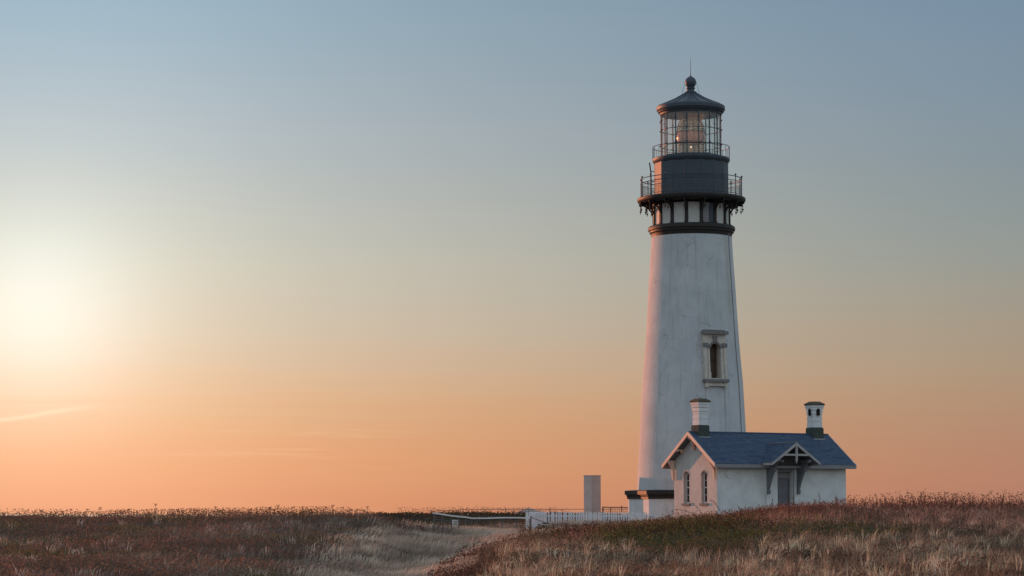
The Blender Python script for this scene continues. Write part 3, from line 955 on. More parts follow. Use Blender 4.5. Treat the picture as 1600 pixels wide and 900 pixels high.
MB().lathe([(0.30, 26.80), (0.37, 26.88), (0.37, 26.95), (0.24, 27.0), (0.22, 27.12), (0.27, 27.16), (0.28, 27.22), (0.20, 27.26), (0.30, 27.36), (0.345, 27.50), (0.345, 27.62), (0.29, 27.77), (0.16, 27.88), (0.06, 27.93), (0.05, 27.98)], 24).obj('ventilator_ball', M_black, LH, True)
MB().tube([(0, 0, 27.9), (0, 0, 28.4), (0, 0, 29.05)], 0.022, 6, 0.010).obj('lightning_rod', M_black, LH)
for s in (-1, 1):
    MB().tube([(0.33 * s, 0.0, 27.62), (0.45 * s, 0, 27.2), (0.52 * s, 0, 26.85)], 0.010, 4).obj('stay_wire', M_wire, LH)

# Fresnel lens inside the lantern: beehive of prism rings on a pedestal
LE = thing('fresnel_lens', 'beehive-shaped glass lens with middle band tinted as by sunset inside the lantern room', 'lens', (TX, TY, 22.8 * TS - 0.06), -AZT)
LE.scale = (TS, TS, TS)
prad = lambda z: 0.86 * min(1.0, math.sqrt(max(0.0, 1 - max(0.0, (z - 1.25) / 1.60) ** 2.2)) + 0.0)
zz = 0.30
while zz < 2.50:
    if not (1.02 <= zz <= 1.62):
        zc_ = zz + 0.05
        r_ = prad(zc_) * (0.94 if zz < 1.0 else 1.0)
        tilt = 0.05
        MB().lathe([(r_ - 0.09, zc_ - 0.042), (r_, zc_ - 0.030), (r_ + 0.012, zc_ + 0.012), (r_ - 0.07, zc_ + 0.042)], 40, 0, closed=True).obj('prism_ring', M_lens, LE, True)
    zz += 0.115
MB().lathe([(0.76, 1.02), (0.86, 1.06), (0.90, 1.20), (0.91, 1.34), (0.89, 1.50), (0.83, 1.62), (0.74, 1.62), (0.78, 1.34)], 40, 0, closed=True).obj('lens_belt', M_lensbelt, LE, True)
for z in (0.26, 1.0, 1.64, 2.52):
    r_ = prad(z) + 0.02
    MB().ring(r_, z, 0.028, 40).obj('frame_ring', M_brass, LE, True)
rib = MB().tube([(0, -(prad(z) + 0.03), z) for z in (0.26, 0.8, 1.0, 1.3, 1.64, 1.9, 2.1, 2.3, 2.45, 2.55)], 0.03, 5)
rib_me = rib.mesh('frame_rib', M_wood)
for k in range(8):
    link('frame_rib', rib_me, LE, (0, 0, 0), rad(-34 + 45 * k))
MB().lathe([(0.0, 2.5), (0.42, 2.52), (0.36, 2.60), (0.12, 2.66), (0, 2.68)], 24).obj('lens_cap', M_bracket, LE, True)
MB().lathe([(0.55, 0.0), (0.55, 0.06), (0.28, 0.10), (0.28, 0.20), (0.80, 0.24), (0.80, 0.28)], 24).obj('pedestal', M_bracket, LE, True)
MB().lathe([(0.0, 0.66), (0.03, 0.68), (0.045, 0.74), (0.03, 0.80), (0, 0.82)], 12).obj('bulb', M_bulb, LE, True)
MB().tube([(0, 0, 0.2), (0, 0, 0.67)], 0.04, 8).obj('bulb_stand', M_brass, LE)

# ------------------------------------------------------------------ WORKROOM BUILDING
TH = rad(30.3)
HO = thing('oil_house', 'small white gabled oil house with blue-grey shingle roof in front of the tower', 'house', (10.6, 150.4, 0), TH)
EY, EZ = 2.78, 4.06      # eave half width and height of roof surface there
RZ = 6.0
LN = 10.5
SL = (RZ - EZ) / EY
GX0, GX1 = 0.50, 10.12
WYF = 2.27
def roofz(y): return RZ - SL * abs(y)
ZB = 0.2
# gable wall facing left, with two tall arched window openings
def arch_hole(cx, w, z0, z1, n=8):
    r = w / 2
    pts = [(cx - r, z0), (cx + r, z0), (cx + r, z1 - r)]
    pts += [(cx + r * math.cos(PI * k / n), z1 - r + r * math.sin(PI * k / n)) for k in range(1, n)]
    pts += [(cx - r, z1 - r)]
    return pts
WC = (-0.94, 0.94)
WW = 0.62
gw = MB()
# sheet (x,z)->(local y, z): outline drawn in (u,z), u = local y ; extrude into +x
gm = Matrix(((0, 1, 0, GX0), (1, 0, 0, 0), (0, 0, 1, 0), (0, 0, 0, 1)))
topz = RZ - 0.16
gw.sheet([(-WYF + 0.004, ZB), (WYF, ZB), (WYF, roofz(WYF) - 0.14), (0, topz), (-WYF + 0.004, roofz(WYF) - 0.14)], [arch_hole(c, WW, 1.73, 3.65) for c in WC], 0.32, gm)
gw.obj('gable_wall', M_cream, HO)
MB().box(GX0 - 0.05, GX0 - 0.002, -WYF - 0.03, WYF + 0.03, ZB, 1.12).obj('wall_footing', M_cream, HO)
gm2 = Matrix(((0, 1, 0, GX1 - 0.3), (1, 0, 0, 0), (0, 0, 1, 0), (0, 0, 0, 1)))
MB().sheet([(-WYF, ZB), (WYF, ZB), (WYF, roofz(WYF) - 0.14), (0, topz), (-WYF, roofz(WYF) - 0.14)], [], 0.3, gm2).obj('gable_wall', M_white, HO)
DC = 5.40
fm = Matrix.Translation((0, -WYF, 0))
fw = MB()
fw.sheet([(GX0 + 0.004, ZB), (GX1 - 0.305, ZB), (GX1 - 0.305, 3.93), (GX0 + 0.004, 3.93)], [[(DC - 0.56, 0.9), (DC + 0.56, 0.9), (DC + 0.56, 3.62), (DC - 0.56, 3.62)]], 0.3, fm)
fw.obj('front_wall', M_white, HO)
MB().box(GX0 + 0.325, GX1 - 0.305, WYF - 0.3, WYF, ZB, 3.93).obj('back_wall', M_white, HO)
MB().box(GX0 + 0.33, GX1 - 0.31, -WYF + 0.31, WYF - 0.31, 3.5, 3.6).obj('ceiling', M_dark, HO)
MB().box(GX0 + 0.33, GX1 - 0.31, -WYF + 0.31, WYF - 0.31, 0.8, 1.0).obj('floor', M_dark, HO)
# entrance bay, two flat piers flanking the recessed door
for x0, x1 in ((DC - 1.36, DC - 0.56), (DC + 0.56, DC + 1.36)):
    MB().box(x0, x1, -WYF - 0.13, -WYF - 0.003, ZB, 4.0).obj('entrance_pier', M_white, HO)
MB().box(DC - 0.56, DC + 0.56, -WYF - 0.128, -WYF - 0.003, 3.62, 4.0).obj('entrance_head', M_greytrim, HO)
MB().tube([(DC + 0.62, -WYF - 0.17, 1.0), (DC + 0.62, -WYF - 0.17, 3.9)], 0.035, 6).obj('downpipe', M_greytrim, HO)
# door
dr = MB().box(DC - 0.50, DC + 0.50, -WYF + 0.20, -WYF + 0.25, 1.0, 3.24)
do = dr.obj('door', M_door, HO)
for (z0, z1) in ((1.15, 1.95), (2.1, 3.1)):
    for x0, x1 in ((DC - 0.42, DC - 0.04), (DC + 0.04, DC + 0.42)):
        MB().box(x0, x1, -WYF + 0.185, -WYF + 0.199, z0, z1).obj('door_panel', M_door, do)
MB().tube([(DC - 0.40, -WYF + 0.14, 2.02), (DC - 0.40, -WYF + 0.2, 2.02)], 0.03, 6).obj('handle', M_brass, do)
df = MB()
df.box(DC - 0.56, DC - 0.502, -WYF + 0.12, -WYF + 0.27, 0.95, 3.61).box(DC + 0.502, DC + 0.56, -WYF + 0.12, -WYF + 0.27, 0.95, 3.61)
df.box(DC - 0.50, DC + 0.50, -WYF + 0.12, -WYF + 0.27, 3.25, 3.34)
df.obj('door_frame', M_greytrim, HO)
MB().box(DC - 0.50, DC + 0.50, -WYF + 0.16, -WYF + 0.20, 3.34, 3.61).obj('transom_panel', M_greytrim, HO)
# round vent on the front wall
vt = MB()
vt.lathe([(0.0, 0), (0.27, 0), (0.29, 0.02), (0.29, 0.05), (0.24, 0.05), (0.22, 0.03), (0.0, 0.03)], 20, mat=Matrix.Translation((1.42, -WYF, 3.50)) @ Matrix.Rotation(rad(90), 4, 'X'))
vt.obj('round_vent', M_white, HO)

# gable windows
for c in WC:
    fr = MB()
    hole = [(p[0] * 1.0, p[1]) for p in arch_hole(c, WW - 0.10, 1.80, 3.60)]
    fr.sheet(arch_hole(c, WW - 0.004, 1.732, 3.648), [hole[::-1]], 0.06, Matrix(((0, 1, 0, GX0 + 0.21), (1, 0, 0, 0), (0, 0, 1, 0), (0, 0, 0, 1))))
    # muntins
    fr.box(GX0 + 0.215, GX0 + 0.255, c - 0.014, c + 0.014, 1.80, 3.60)
    for z in (2.22, 3.10):
        fr.box(GX0 + 0.217, GX0 + 0.253, c - 0.26, c + 0.26, z - 0.013, z + 0.013)
    fr.box(GX0 + 0.20, GX0 + 0.26, c - 0.26, c + 0.26, 2.635, 2.70)
    w_ = fr.obj('window', M_railwhite, HO)
    for z0, z1 in ((1.80, 2.207), (2.233, 2.635), (2.70, 3.087), (3.113, 3.36)):
        for y0, y1 in ((c - 0.26, c - 0.014), (c + 0.014, c + 0.26)):
            MB().box(GX0 + 0.232, GX0 + 0.238, y0, y1, z0, z1).obj('pane', M_darkpane, w_)
    for sgn in (-1, 1):
        q = [(c + sgn * 0.014, 3.36), (c + sgn * 0.26, 3.36), (c + sgn * 0.20, 3.50), (c + sgn * 0.10, 3.585), (c + sgn * 0.014, 3.60)]
        if sgn < 0: q = q[::-1]
        MB().sheet(q, [], 0.006, Matrix(((0, 1, 0, GX0 + 0.232), (1, 0, 0, 0), (0, 0, 1, 0), (0, 0, 0, 1)))).obj('pane', M_darkpane, w_)
    MB().box(GX0 - 0.10, GX0 + 0.20, c - 0.40, c + 0.40, 1.58, 1.725).obj('sill', M_stone, w_)
    # label moulding over the arch
    r_o, r_i = 0.395, 0.34
    zc_ = 3.65 - WW / 2
    oo = [(c + r_o * math.cos(PI * k / 12), zc_ + r_o * math.sin(PI * k / 12)) for k in range(13)] + [(c + r_i * math.cos(PI * k / 12), zc_ + r_i * math.sin(PI * k / 12)) for k in range(12, -1, -1)]
    MB().sheet(oo, [], 0.022, Matrix(((0, 1, 0, GX0 - 0.024), (1, 0, 0, 0), (0, 0, 1, 0), (0, 0, 0, 1)))).obj('hood_moulding', M_cream, w_)
    MB().box(GX0 + 0.30, GX0 + 0.31, c - 0.33, c + 0.33, 1.70, 3.70).obj('blind', M_dark, w_)

# roof deck (soffit board) and shingle courses
rt = 0.10
for s in (-1, 1):
    q = MB()
    x0, x1 = 0.02, LN - 0.02
    vs = []
    for x in (x0, x1):
        vs += [(x, s * EY * 0.997, roofz(EY) - 0.012), (x, 0, RZ - 0.012), (x, 0, RZ - rt - 0.02), (x, s * EY * 0.997, roofz(EY) - rt)]
    q.add(vs, [(0, 1, 2, 3), (7, 6, 5, 4), (0, 4, 5, 1), (1, 5, 6, 2), (2, 6, 7, 3), (3, 7, 4, 0)])
    q.obj('roof_deck', M_bracket, HO)


def shingle_sheet(x0f, x1f, ya, za, yb, zb, seed, axis='x'):
    """overlapping courses from lower edge (ya,za) to upper edge (yb,zb), x limits per course; returns verts, faces, tints"""
    rr = random.Random(seed)
    L = math.hypot(yb - ya, zb - za)
    dy, dz = (yb - ya) / L, (zb - za) / L
    ny_, nz_ = (-dz, dy) if dy > 0 else (dz, -dy)
    nz_s = 1 if nz_ > 0 else -1
    ny_, nz_ = ny_ * nz_s, nz_ * nz_s
    vs, fs, tn = [], [], []
    ex = 0.130
    nc = int(L / ex)
    ex = L / nc
    for c in range(nc):
        s0 = c * ex - 0.0
        s1 = s0 + ex + 0.02
        s1 = min(s1, L)
        x0, x1 = x0f(c / nc), x1f(c / nc)
        x = x0 - rr.random() * 0.25
        while x < x1:
            w = 0.24 + rr.random() * 0.16
            xa, xb = max(x, x0), min(x + w - 0.010, x1)
            x += w
            if xb - xa < 0.03: continue
            lift = 0.042 + rr.random() * 0.008
            j = (rr.random() - 0.5) * 0.012
            o = len(vs)
            for (s, h0, h1) in ((s0 + j, 0.0, lift), (s1, -0.002, 0.006)):
                for xx in (xa, xb):
                    for h in (h0, h1):
                        vs.append((xx, ya + dy * s + ny_ * h, za + dz * s + nz_ * h))
            fs += [(o, o + 2, o + 3, o + 1), (o + 1, o + 3, o + 7, o + 5), (o, o + 1, o + 5, o + 4), (o + 2, o + 6, o + 7, o + 3)]
            tn += [rr.random() ** 2.2] * 8
    return vs, fs, tn


def shingles(name, parts, parent):
    mb = MB(); tn = []
    for vs, fs, t in parts:
        mb.add(vs, fs); tn += t
    me = mb.mesh(name, M_slate)
    ca = me.color_attributes.new('tint', 'FLOAT_COLOR', 'POINT')
    arr = np.repeat(np.array(tn)[:, None], 4, 1); arr[:, 3] = 1
    ca.data.foreach_set('color', arr.astype(np.float32).ravel())
    import bmesh
    b = bmesh.new(); b.from_mesh(me); bmesh.ops.recalc_face_normals(b, faces=b.faces); b.to_mesh(me); b.free()
    o = link(name, me, parent)
    o['kind'] = 'stuff'
    return o


shingles('roof_shingles', [shingle_sheet(lambda t: 0.0, lambda t: LN, -EY - 0.02, roofz(EY) - 0.012, 0, RZ, 1)], HO)
shingles('roof_shingles', [shingle_sheet(lambda t: 0.0, lambda t: LN, EY + 0.02, roofz(EY) - 0.012, 0, RZ, 2)], HO)
MB().bar((0, 0, RZ + 0.03), (LN, 0, RZ + 0.03), 0.16, 0.05).obj('ridge_cap', M_slate, HO)
# fascia along both eaves
for s in (-1, 1):
    MB().box(0.03, LN - 0.03, s * EY - 0.03 if s > 0 else -EY - 0.045, s * EY + 0.045 if s > 0 else -EY + 0.03, EZ - 0.24, EZ - 0.02).obj('fascia', M_greytrim, HO)
# barge boards on both gables
for x0, x1 in ((-0.05, 0.018), (LN - 0.018, LN + 0.05)):
    for s in (-1, 1):
        q = MB()
        y1 = s * (EY + 0.03)
        pts = [(y1, roofz(EY) - 0.0), (0, RZ + 0.03), (0, RZ - 0.21), (y1, roofz(EY) - 0.22)]
        q.sheet(pts if s < 0 else pts[::-1], [], x1 - x0, Matrix(((0, 1, 0, x0), (1, 0, 0, 0), (0, 0, 1, 0), (0, 0, 0, 1))))
        q.obj('barge_board', M_barge, HO)
# gable brackets carrying the verge
def gable_bracket(y, zt, drop):
    q = MB()
    pts = [(0.0, zt), (0.0, zt - drop), (0.12, zt - drop), (0.15, zt - drop * 0.80), (0.16, zt - drop * 0.55), (0.26, zt - drop * 0.34), (0.44, zt - 0.14), (0.44, zt)]
    # u = distance out from the wall (towards -x)
    q.sheet(pts, [], 0.12, Matrix(((-1, 0, 0, GX0 - 0.052), (0, 1, 0, y - 0.06), (0, 0, 1, 0), (0, 0, 0, 1))))
    return q.obj('gable_bracket', M_barge, HO)
gable_bracket(0.0, RZ - 0.24, 0.85)
for s in (-1, 1):
    gable_bracket(s * 2.19, roofz(2.19) - 0.15, 1.18)
    gable_bracket(s * 1.25, roofz(1.25) - 0.15, 0.22)

# chimneys
def chimney(x, openings, z_top=7.83, tone=M_white):
    s = 0.335
    body = MB()
    body.box(-s + 0.05, s - 0.05, -s + 0.05, s - 0.05, 5.2, 7.3)
    for q0, q1 in ((6.42, 6.755), (6.795, 7.06), (7.10, 7.22)):
        body.box(-s, s, -s, s, q0, q1)
    body.box(-s - 0.025, s + 0.025, -s - 0.025, s + 0.025, 7.25, 7.47)
    body.box(-s - 0.055, s + 0.055, -s - 0.055, s + 0.055, 7.5, 7.66)
    body.box(-s - 0.09, s + 0.09, -s - 0.09, s + 0.09, 7.66, 7.80)
    o = body.obj('chimney', tone, HO)
    o.location = (x, -0.06, 0)
    MB().box(-s - 0.06, s + 0.06, -s - 0.06, s + 0.06, 5.1, 6.36).box(-s - 0.03, s + 0.03, -s - 0.03, s + 0.03, 6.36, 6.42).obj('chimney_base', M_mossy, o)
    c = MB()
    e = s + 0.13
    t = s * 0.72
    c.add([(-e, -e, 7.80), (e, -e, 7.80), (e, e, 7.80), (-e, e, 7.80), (-e, -e, 7.88), (e, -e, 7.88), (e, e, 7.88), (-e, e, 7.88), (-t, -t, 8.03), (t, -t, 8.03), (t, t, 8.03), (-t, t, 8.03)],
          [(3, 2, 1, 0), (0, 1, 5, 4), (1, 2, 6, 5), (2, 3, 7, 6), (3, 0, 4, 7), (4, 5, 9, 8), (5, 6, 10, 9), (6, 7, 11, 10), (7, 4, 8, 11), (8, 9, 10, 11)])
    c.obj('chimney_cap', M_cap, o)
    fl = MB()
    fl.box(-s - 0.09, s + 0.09, -s - 0.14, -s - 0.062, roofz(s + 0.1) - 0.04, roofz(s + 0.1) + 0.02)
    fl.obj('flashing', M_concrete, o)
    if openings:
        for rz_ in (0, -90, 90, 180):
            q = MB()
            hole = arch_hole(0.0, 0.26, 7.16, 7.60, 6)
            q.sheet(hole, [], 0.03, Matrix.Rotation(rad(rz_), 4, 'Z') @ Matrix.Translation((0, -s - 0.062, 0)))
            q.obj('smoke_opening', M_dark, o)
    return o
chimney(0.85, False)
chimney(9.45, True)

# porch canopy over the door
PC, PW = 5.22, 1.73
PF = -3.80           # front plane
PRZ, PEZ = 5.33, 4.18
psl = (PRZ - PEZ) / PW
def proofz(u): return PRZ - psl * abs(u)
yb_r = -(RZ - PRZ) / SL        # where the ridge meets the main roof
for s in (-1, 1):
    q = MB()
    ye = -(RZ - PEZ) / SL
    ye = max(ye, -EY)
    a = [(PC + s * PW, PF, PEZ - 0.03), (PC, PF, PRZ - 0.03), (PC, yb_r - 0.0, PRZ - 0.03), (PC + s * PW, ye, PEZ - 0.03)]
    bb = [(p[0], p[1], p[2] - 0.07) for p in a]
    q.add(a + bb, [(0, 1, 2, 3), (7, 6, 5, 4), (0, 4, 5, 1), (1, 5, 6, 2), (2, 6, 7, 3), (3, 7, 4, 0)])
    q.obj('canopy_deck', M_bracket, HO)
    # courses run along y: build in rotated frame (x' = y, y' = s*x)
    vs, fs, tn = shingle_sheet(lambda t: PF - 0.03, lambda t: ye + (yb_r - ye) * min(1, t + 0.05) + 0.02, -PW - 0.02, PEZ - 0.03, 0, PRZ - 0.0, 5 + s)
    vs = [(PC + s * -p[1], p[0], p[2]) for p in vs]
    shingles('canopy_shingles', [(vs, fs, tn)], HO)
    # rake board
    pts = [(s * (PW + 0.05), proofz(PW + 0.05) + 0.0), (0, PRZ + 0.02), (0, PRZ - 0.16), (s * (PW + 0.05), proofz(PW + 0.05) - 0.16)]
    MB().sheet(pts[::-1] if s > 0 else pts, [], 0.05, Matrix.Translation((PC, PF - 0.052, 0))).obj('barge_board', M_trim, HO)
    # eave board on the side
    MB().box(PC + s * (PW + 0.02) - 0.02, PC + s * (PW + 0.02) + 0.02, PF + 0.002, -EY - 0.05, PEZ - 0.20, PEZ - 0.05).obj('fascia', M_trim, HO)
    # big curved bracket
    zt = 4.26
    bx = PC + s * 1.12
    pts = [(0.0, 4.30), (0.0, 2.28), (0.17, 2.28), (0.21, 2.36), (0.21, 2.50), (0.15, 2.58), (0.26, 2.84), (0.42, 3.18), (0.60, 3.50), (0.66, 3.60), (0.80, 3.62), (0.84, 3.74), (0.78, 3.82), (0.90, 4.02), (1.12, 4.16), (1.30, 4.22), (1.30, 4.34)]
    MB().sheet(pts, [], 0.15, Matrix(((0, 1, 0, bx - 0.075), (-1, 0, 0, -WYF - 0.132), (0, 0, 1, 0), (0, 0, 0, 1)))).obj('canopy_bracket', M_bracket, HO)
MB().sheet([(-1.45, 3.98), (1.45, 3.98), (1.45, proofz(1.45) - 0.14), (0, PRZ - 0.16), (-1.45, proofz(1.45) - 0.14)], [], 0.03, Matrix.Translation((PC, -EY - 0.10, 0))).obj('canopy_infill', M_infill, HO)
MB().bar((PC, PF - 0.05, PRZ + 0.035), (PC, yb_r + 0.02, PRZ + 0.035), 0.13, 0.045).obj('ridge_cap', M_greytrim, HO)
# tie beam and king post in the canopy gable
MB().box(PC - 1.02, PC + 1.02, PF - 0.04, PF + 0.06, 4.55, 4.67).obj('tie_beam', M_trim, HO)
MB().box(PC - 0.055, PC + 0.055, PF - 0.075, PF + 0.05, 4.22, 5.20).lathe([(0.0, 4.08), (0.05, 4.14), (0.03, 4.19), (0.06, 4.22), (0.0, 4.24)], 8, mat=Matrix.Translation((PC, PF - 0.012, 0))).obj('king_post', M_trim, HO)
for s in (-1, 1):
    MB().bar((PC + s * 0.98, PF + 0.0, 4.22), (PC + s * 0.98, -WYF - 0.14, 4.22), 0.10, 0.12).obj('canopy_beam', M_bracket, HO)

# ------------------------------------------------------------------ CONCRETE PILLAR
PX, PY = 5.17, 161.25
pil_o = thing('concrete_pillar', 'tall plain white square concrete pillar behind the picket fence', 'pillar', (PX, PY, 0), rad(40))
MB().box(-0.385, 0.385, -0.385, 0.385, -0.2, 3.50).obj('shaft', M_concrete, pil_o)
MB().box(-0.40, 0.40, -0.40, 0.40, 3.50, 3.56).obj('cap', M_concrete, pil_o)

# ------------------------------------------------------------------ WHITE PICKET FENCE
PKF = thing('picket_fence', 'white wooden picket fence running from the corner post to the tower base', 'fence', (0, 0, 0))
def pick_mesh(name, h, w):
    q = MB()
    q.sheet([(-w / 2, 0), (w / 2, 0), (w / 2, h - 0.05), (0, h), (-w / 2, h - 0.05)], [], 0.022)
    return q.mesh(name, M_picket)
pk_me = pick_mesh('picket', 1.12, 0.095)
path = [(0.83, 139.0), (1.95, 148.0), (8.4, 149.3)]
tops = [1.19, 1.22, 1.20]
def fence_run(a, b, za, zb, step):
    a = Vector(a); b = Vector(b)
    d = b - a; L = d.length; d.normalize()
    rz_ = math.atan2(d.y, d.x)
    nrm = Vector((d.y, -d.x))
    k = 0
    s = step / 2
    while s < L:
        p = a + d * s
        zt_ = za + (zb - za) * s / L
        o = link('picket', pk_me, PKF, (p.x + nrm.x * 0.03, p.y + nrm.y * 0.03, zt_ - 1.12 + random.uniform(-.025, .025)), rz_)
        o.rotation_euler = (random.uniform(-.03, .03), random.uniform(-.03, .03), rz_)
        s += step
        k += 1
    for dz in (-0.25, -0.85):
        MB().bar((a.x, a.y, za + dz), (b.x, b.y, zb + dz), 0.04, 0.09).obj('rail', M_picket, PKF)
fence_run(path[0], path[1], tops[0], tops[1], 0.150)
fence_run(path[1], path[2], tops[1], tops[2], 0.152)
post_me = MB().box(-0.075, 0.075, -0.075, 0.075, -1.5, 0.0).box(-0.09, 0.09, -0.09, 0.09, 0.0, 0.03).mesh('fence_post', M_picket)
for (x, y), z in (((0.83, 138.95), 1.17), ((1.95, 148.06), 1.12), ((5.3, 148.75), 1.08), ((8.4, 149.35), 1.08)):
    link('fence_post', post_me, PKF, (x, y, z))

# solid white board panel beside the corner post
# ------------------------------------------------------------------ WIRE FENCE WITH WHITE TOP RAIL
RF = thing('rail_fence', 'low wire fence with a white top rail crossing the pale grass hollow', 'fence', (0, 0, 0))
# (px-derived) posts: x, y, top z
rail_pts = [(-3.72, 119.5, 1.11), (-3.35, 121.5, 1.05), (-2.98, 123.6, .98), (-2.67, 126.0, .94), (-2.38, 129.0, .90), (-2.12, 131.5, .84), (-1.85, 133.5, .84), (-1.22, 135.0, .84),
            (-.53, 136.5, .86), (.25, 137.8, .86), (.99, 138.6, .83)]
pm_ = MB().box(-0.032, 0.032, -0.032, 0.032, -1.3, 0.0).mesh('fence_post', M_wood)
for x, y, z in rail_pts:
    link('fence_post', pm_, RF, (x, y, z))
for a, b in zip(rail_pts[:-1], rail_pts[1:]):
    MB().bar((a[0], a[1], a[2] + 0.03), (b[0], b[1], b[2] + 0.03), 0.09, 0.075).obj('top_rail', M_railwhite, RF)
q = MB()
for a, b in zip(rail_pts[:-1], rail_pts[1:]):
    for dz in (0.14, 0.26, 0.38, 0.50, 0.62):
        q.tube([(a[0], a[1] - 0.04, a[2] - dz), (b[0], b[1] - 0.04, b[2] - dz)], 0.009, 4)
q.obj('wire', M_wire, RF)
# dark end post and sloping hand rail in front of the picket fence
RH = thing('sloping_handrail', 'thin dark post and handrail sloping down in front of the picket fence', 'handrail', (0, 0, 0))
MB().tube([(1.03, 136.5, 0.0), (1.03, 136.5, 0.98)], 0.035, 6).obj('post', M_wood, RH)
MB().tube([(1.03, 136.5, 0.90), (1.9, 137.0, 0.60), (2.1, 137.2, .52)], 0.022, 6).obj('handrail', M_wood, RH)
MB().tube([(1.55, 137, 0.52), (2.15, 137.2, 0.50)], 0.02, 6).obj('lower_handrail', M_railwhite, RH)
# small white notice on the fence
SG = thing('notice_sign', 'small white notice board fixed to the wire fence', 'sign', (-2.93 , 128.4, 0), rad(4))
MB().box(-0.10, 0.18, 0.0, 0.03, 0.46, 0.80).obj('board', M_sign, SG)
MB().box(-0.06, 0.14, -0.004, -0.001, 0.68, 0.72).box(-0.06, 0.10, -0.004, -0.001, 0.60, 0.63).box(-0.06, 0.12, -0.004, -0.001, 0.53, 0.56).obj('lettering', M_stone, SG)
MB().box(-0.02, 0.02, 0.032, 0.06, -0.4, 0.8).obj('stake', M_wood, SG)
# short white marker post
MK = MB().box(-0.04, 0.04, -0.04, 0.04, -0.5, 0.62).box(-0.05, 0.05, -0.05, 0.05, 0.62, 0.66).obj('marker_post', M_railwhite)
MK.location = (-3.02, 127.2, 0.13)
tag(MK, 'short white marker post just left of the notice on the fence', 'post')

# cliff-edge fence far behind
CF = thing('cliff_fence', 'long thin rail fence along the cliff edge behind the dark bank', 'fence', (0, 0, 0))
cp = [(-6.3, 196.0, 1.28), (-3.85, 197, 1.38), (-.5, 198, 1.42), (3.0, 198.5, 1.42), (6.3, 199, 1.42), (10.5, 200, 1.42), (15, 200, 1.40), (22, 200, 1.3)]
cpm = MB().tube([(0, 0, -1.4), (0, 0, 0.10)], 0.032, 6).mesh('fence_post', M_bleached)
for x, y, z in cp:
    link('fence_post', cpm, CF, (x, y, z))
for a, b in zip(cp[:-1], cp[1:]):
    MB().tube([(a[0], a[1], a[2]), (b[0], b[1], b[2])], 0.024, 5).obj('top_rail', M_bleached, CF)
q = MB()
for a, b in zip(cp[:-1], cp[1:]):
    for dz in (0.3, 0.6):
        q.tube([(a[0], a[1], a[2] - dz), (b[0], b[1], b[2] - dz)], 0.014, 4)
    nn = int((b[0] - a[0]) / 0.16)
    for k in range(1, nn):
        t = k / nn
        p = Vector(a).lerp(Vector(b), t)
        q.bar(p + Vector((0, 0, -1.0)), p, 0.006, 0.006)
q.obj('wire', M_wire, CF)
# taller wire fence between the pillar and the tower
TF = thing('wire_mesh_fence', 'wire mesh fence on thin posts between the pillar and the tower base', 'fence', (0, 0, 0))
tp = [(5.93, 163.5, 1.52), (6.45, 163.8, 1.50), (7.18, 164.2, 1.50), (7.8, 164.6, 1.47), (8.8, 165, 1.44)]
for k, (x, y, z) in enumerate(tp):
    MB().tube([(0, 0, -1.4), (0, 0, 0.12 if k == 2 else 0.03)], 0.05 if k == 0 else 0.033, 6).obj('fence_post', M_wood, TF).location = (x, y, z)
for a, b in zip(tp[:-1], tp[1:]):
    MB().tube([a, b], 0.035, 5).obj('top_rail', M_wood, TF)
q = MB()
for a, b in zip(tp[:-1], tp[1:]):
    nn = max(2, int((b[0] - a[0]) / 0.13))
    for k in range(nn):
        p = Vector(a).lerp(Vector(b), k / nn)
        q.bar(p + Vector((0, 0, -1.3)), p, 0.014, 0.014)
    for dz in (0.25, 0.5, 0.75, 1.0):
        q.tube([(a[0], a[1], a[2] - dz), (b[0], b[1], b[2] - dz)], 0.01, 4)
q.obj('wire_mesh', M_wire, TF)


# ------------------------------------------------------------------ VEGETATION
def jitter_col(base, n, amt=0.25, hue=0.08):
    base = np.asarray(base, float)
    if base.ndim == 1:
        base = np.repeat(base[None], n, 0)
    g = 1 + (rng.random((n, 1)) - 0.5) * 2 * amt
    h = 1 + (rng.random((n, 3)) - 0.5) * 2 * hue
    return base * g * h


def sample(n, y0, y1, mx=4.5):
    """points over the stretch of ground the photograph looks across, plus a margin each side"""
    y = y0 + (y1 - y0) * rng.random(n) ** 1.15
    hw = 0.208 * y + mx
    x = (rng.random(n) * 2 - 1) * hw
    return x, y


def blades(x, y, h, w, lx, ly, col, droop=0.3, zoff=-0.03):
    """curved tapering blades: 5 verts, a quad and a triangle each"""
    n = len(x)
    z = ground(x, y) + zoff
    a = rng.random(n) * 2 * PI
    sx, sy = np.cos(a) * w / 2, np.sin(a) * w / 2
    b = np.stack([x, y, z], -1)
    s = np.stack([sx, sy, np.zeros(n)], -1)
    ln = np.stack([lx, ly, np.zeros(n)], -1)
    up = np.stack([np.zeros(n), np.zeros(n), h], -1)
    mid = b + up * 0.6 + ln * (h * 0.28)[:, None]
    tip = b + up * (1 - droop * np.minimum(1, np.hypot(lx, ly)))[:, None] + ln * h[:, None]
    V = np.stack([b - s, b + s, mid + s * 0.7, mid - s * 0.7, tip], 1).reshape(-1, 3)
    i0 = np.arange(n)[:, None] * 5
    F = np.concatenate([i0 + np.array([[0, 1, 2, 3]]), i0 + np.array([[3, 2, 4]])], 1).ravel()
    S = np.tile([4, 3], n)
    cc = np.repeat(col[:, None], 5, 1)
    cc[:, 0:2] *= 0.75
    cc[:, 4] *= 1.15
    return V, F, S, cc.reshape(-1, 3)


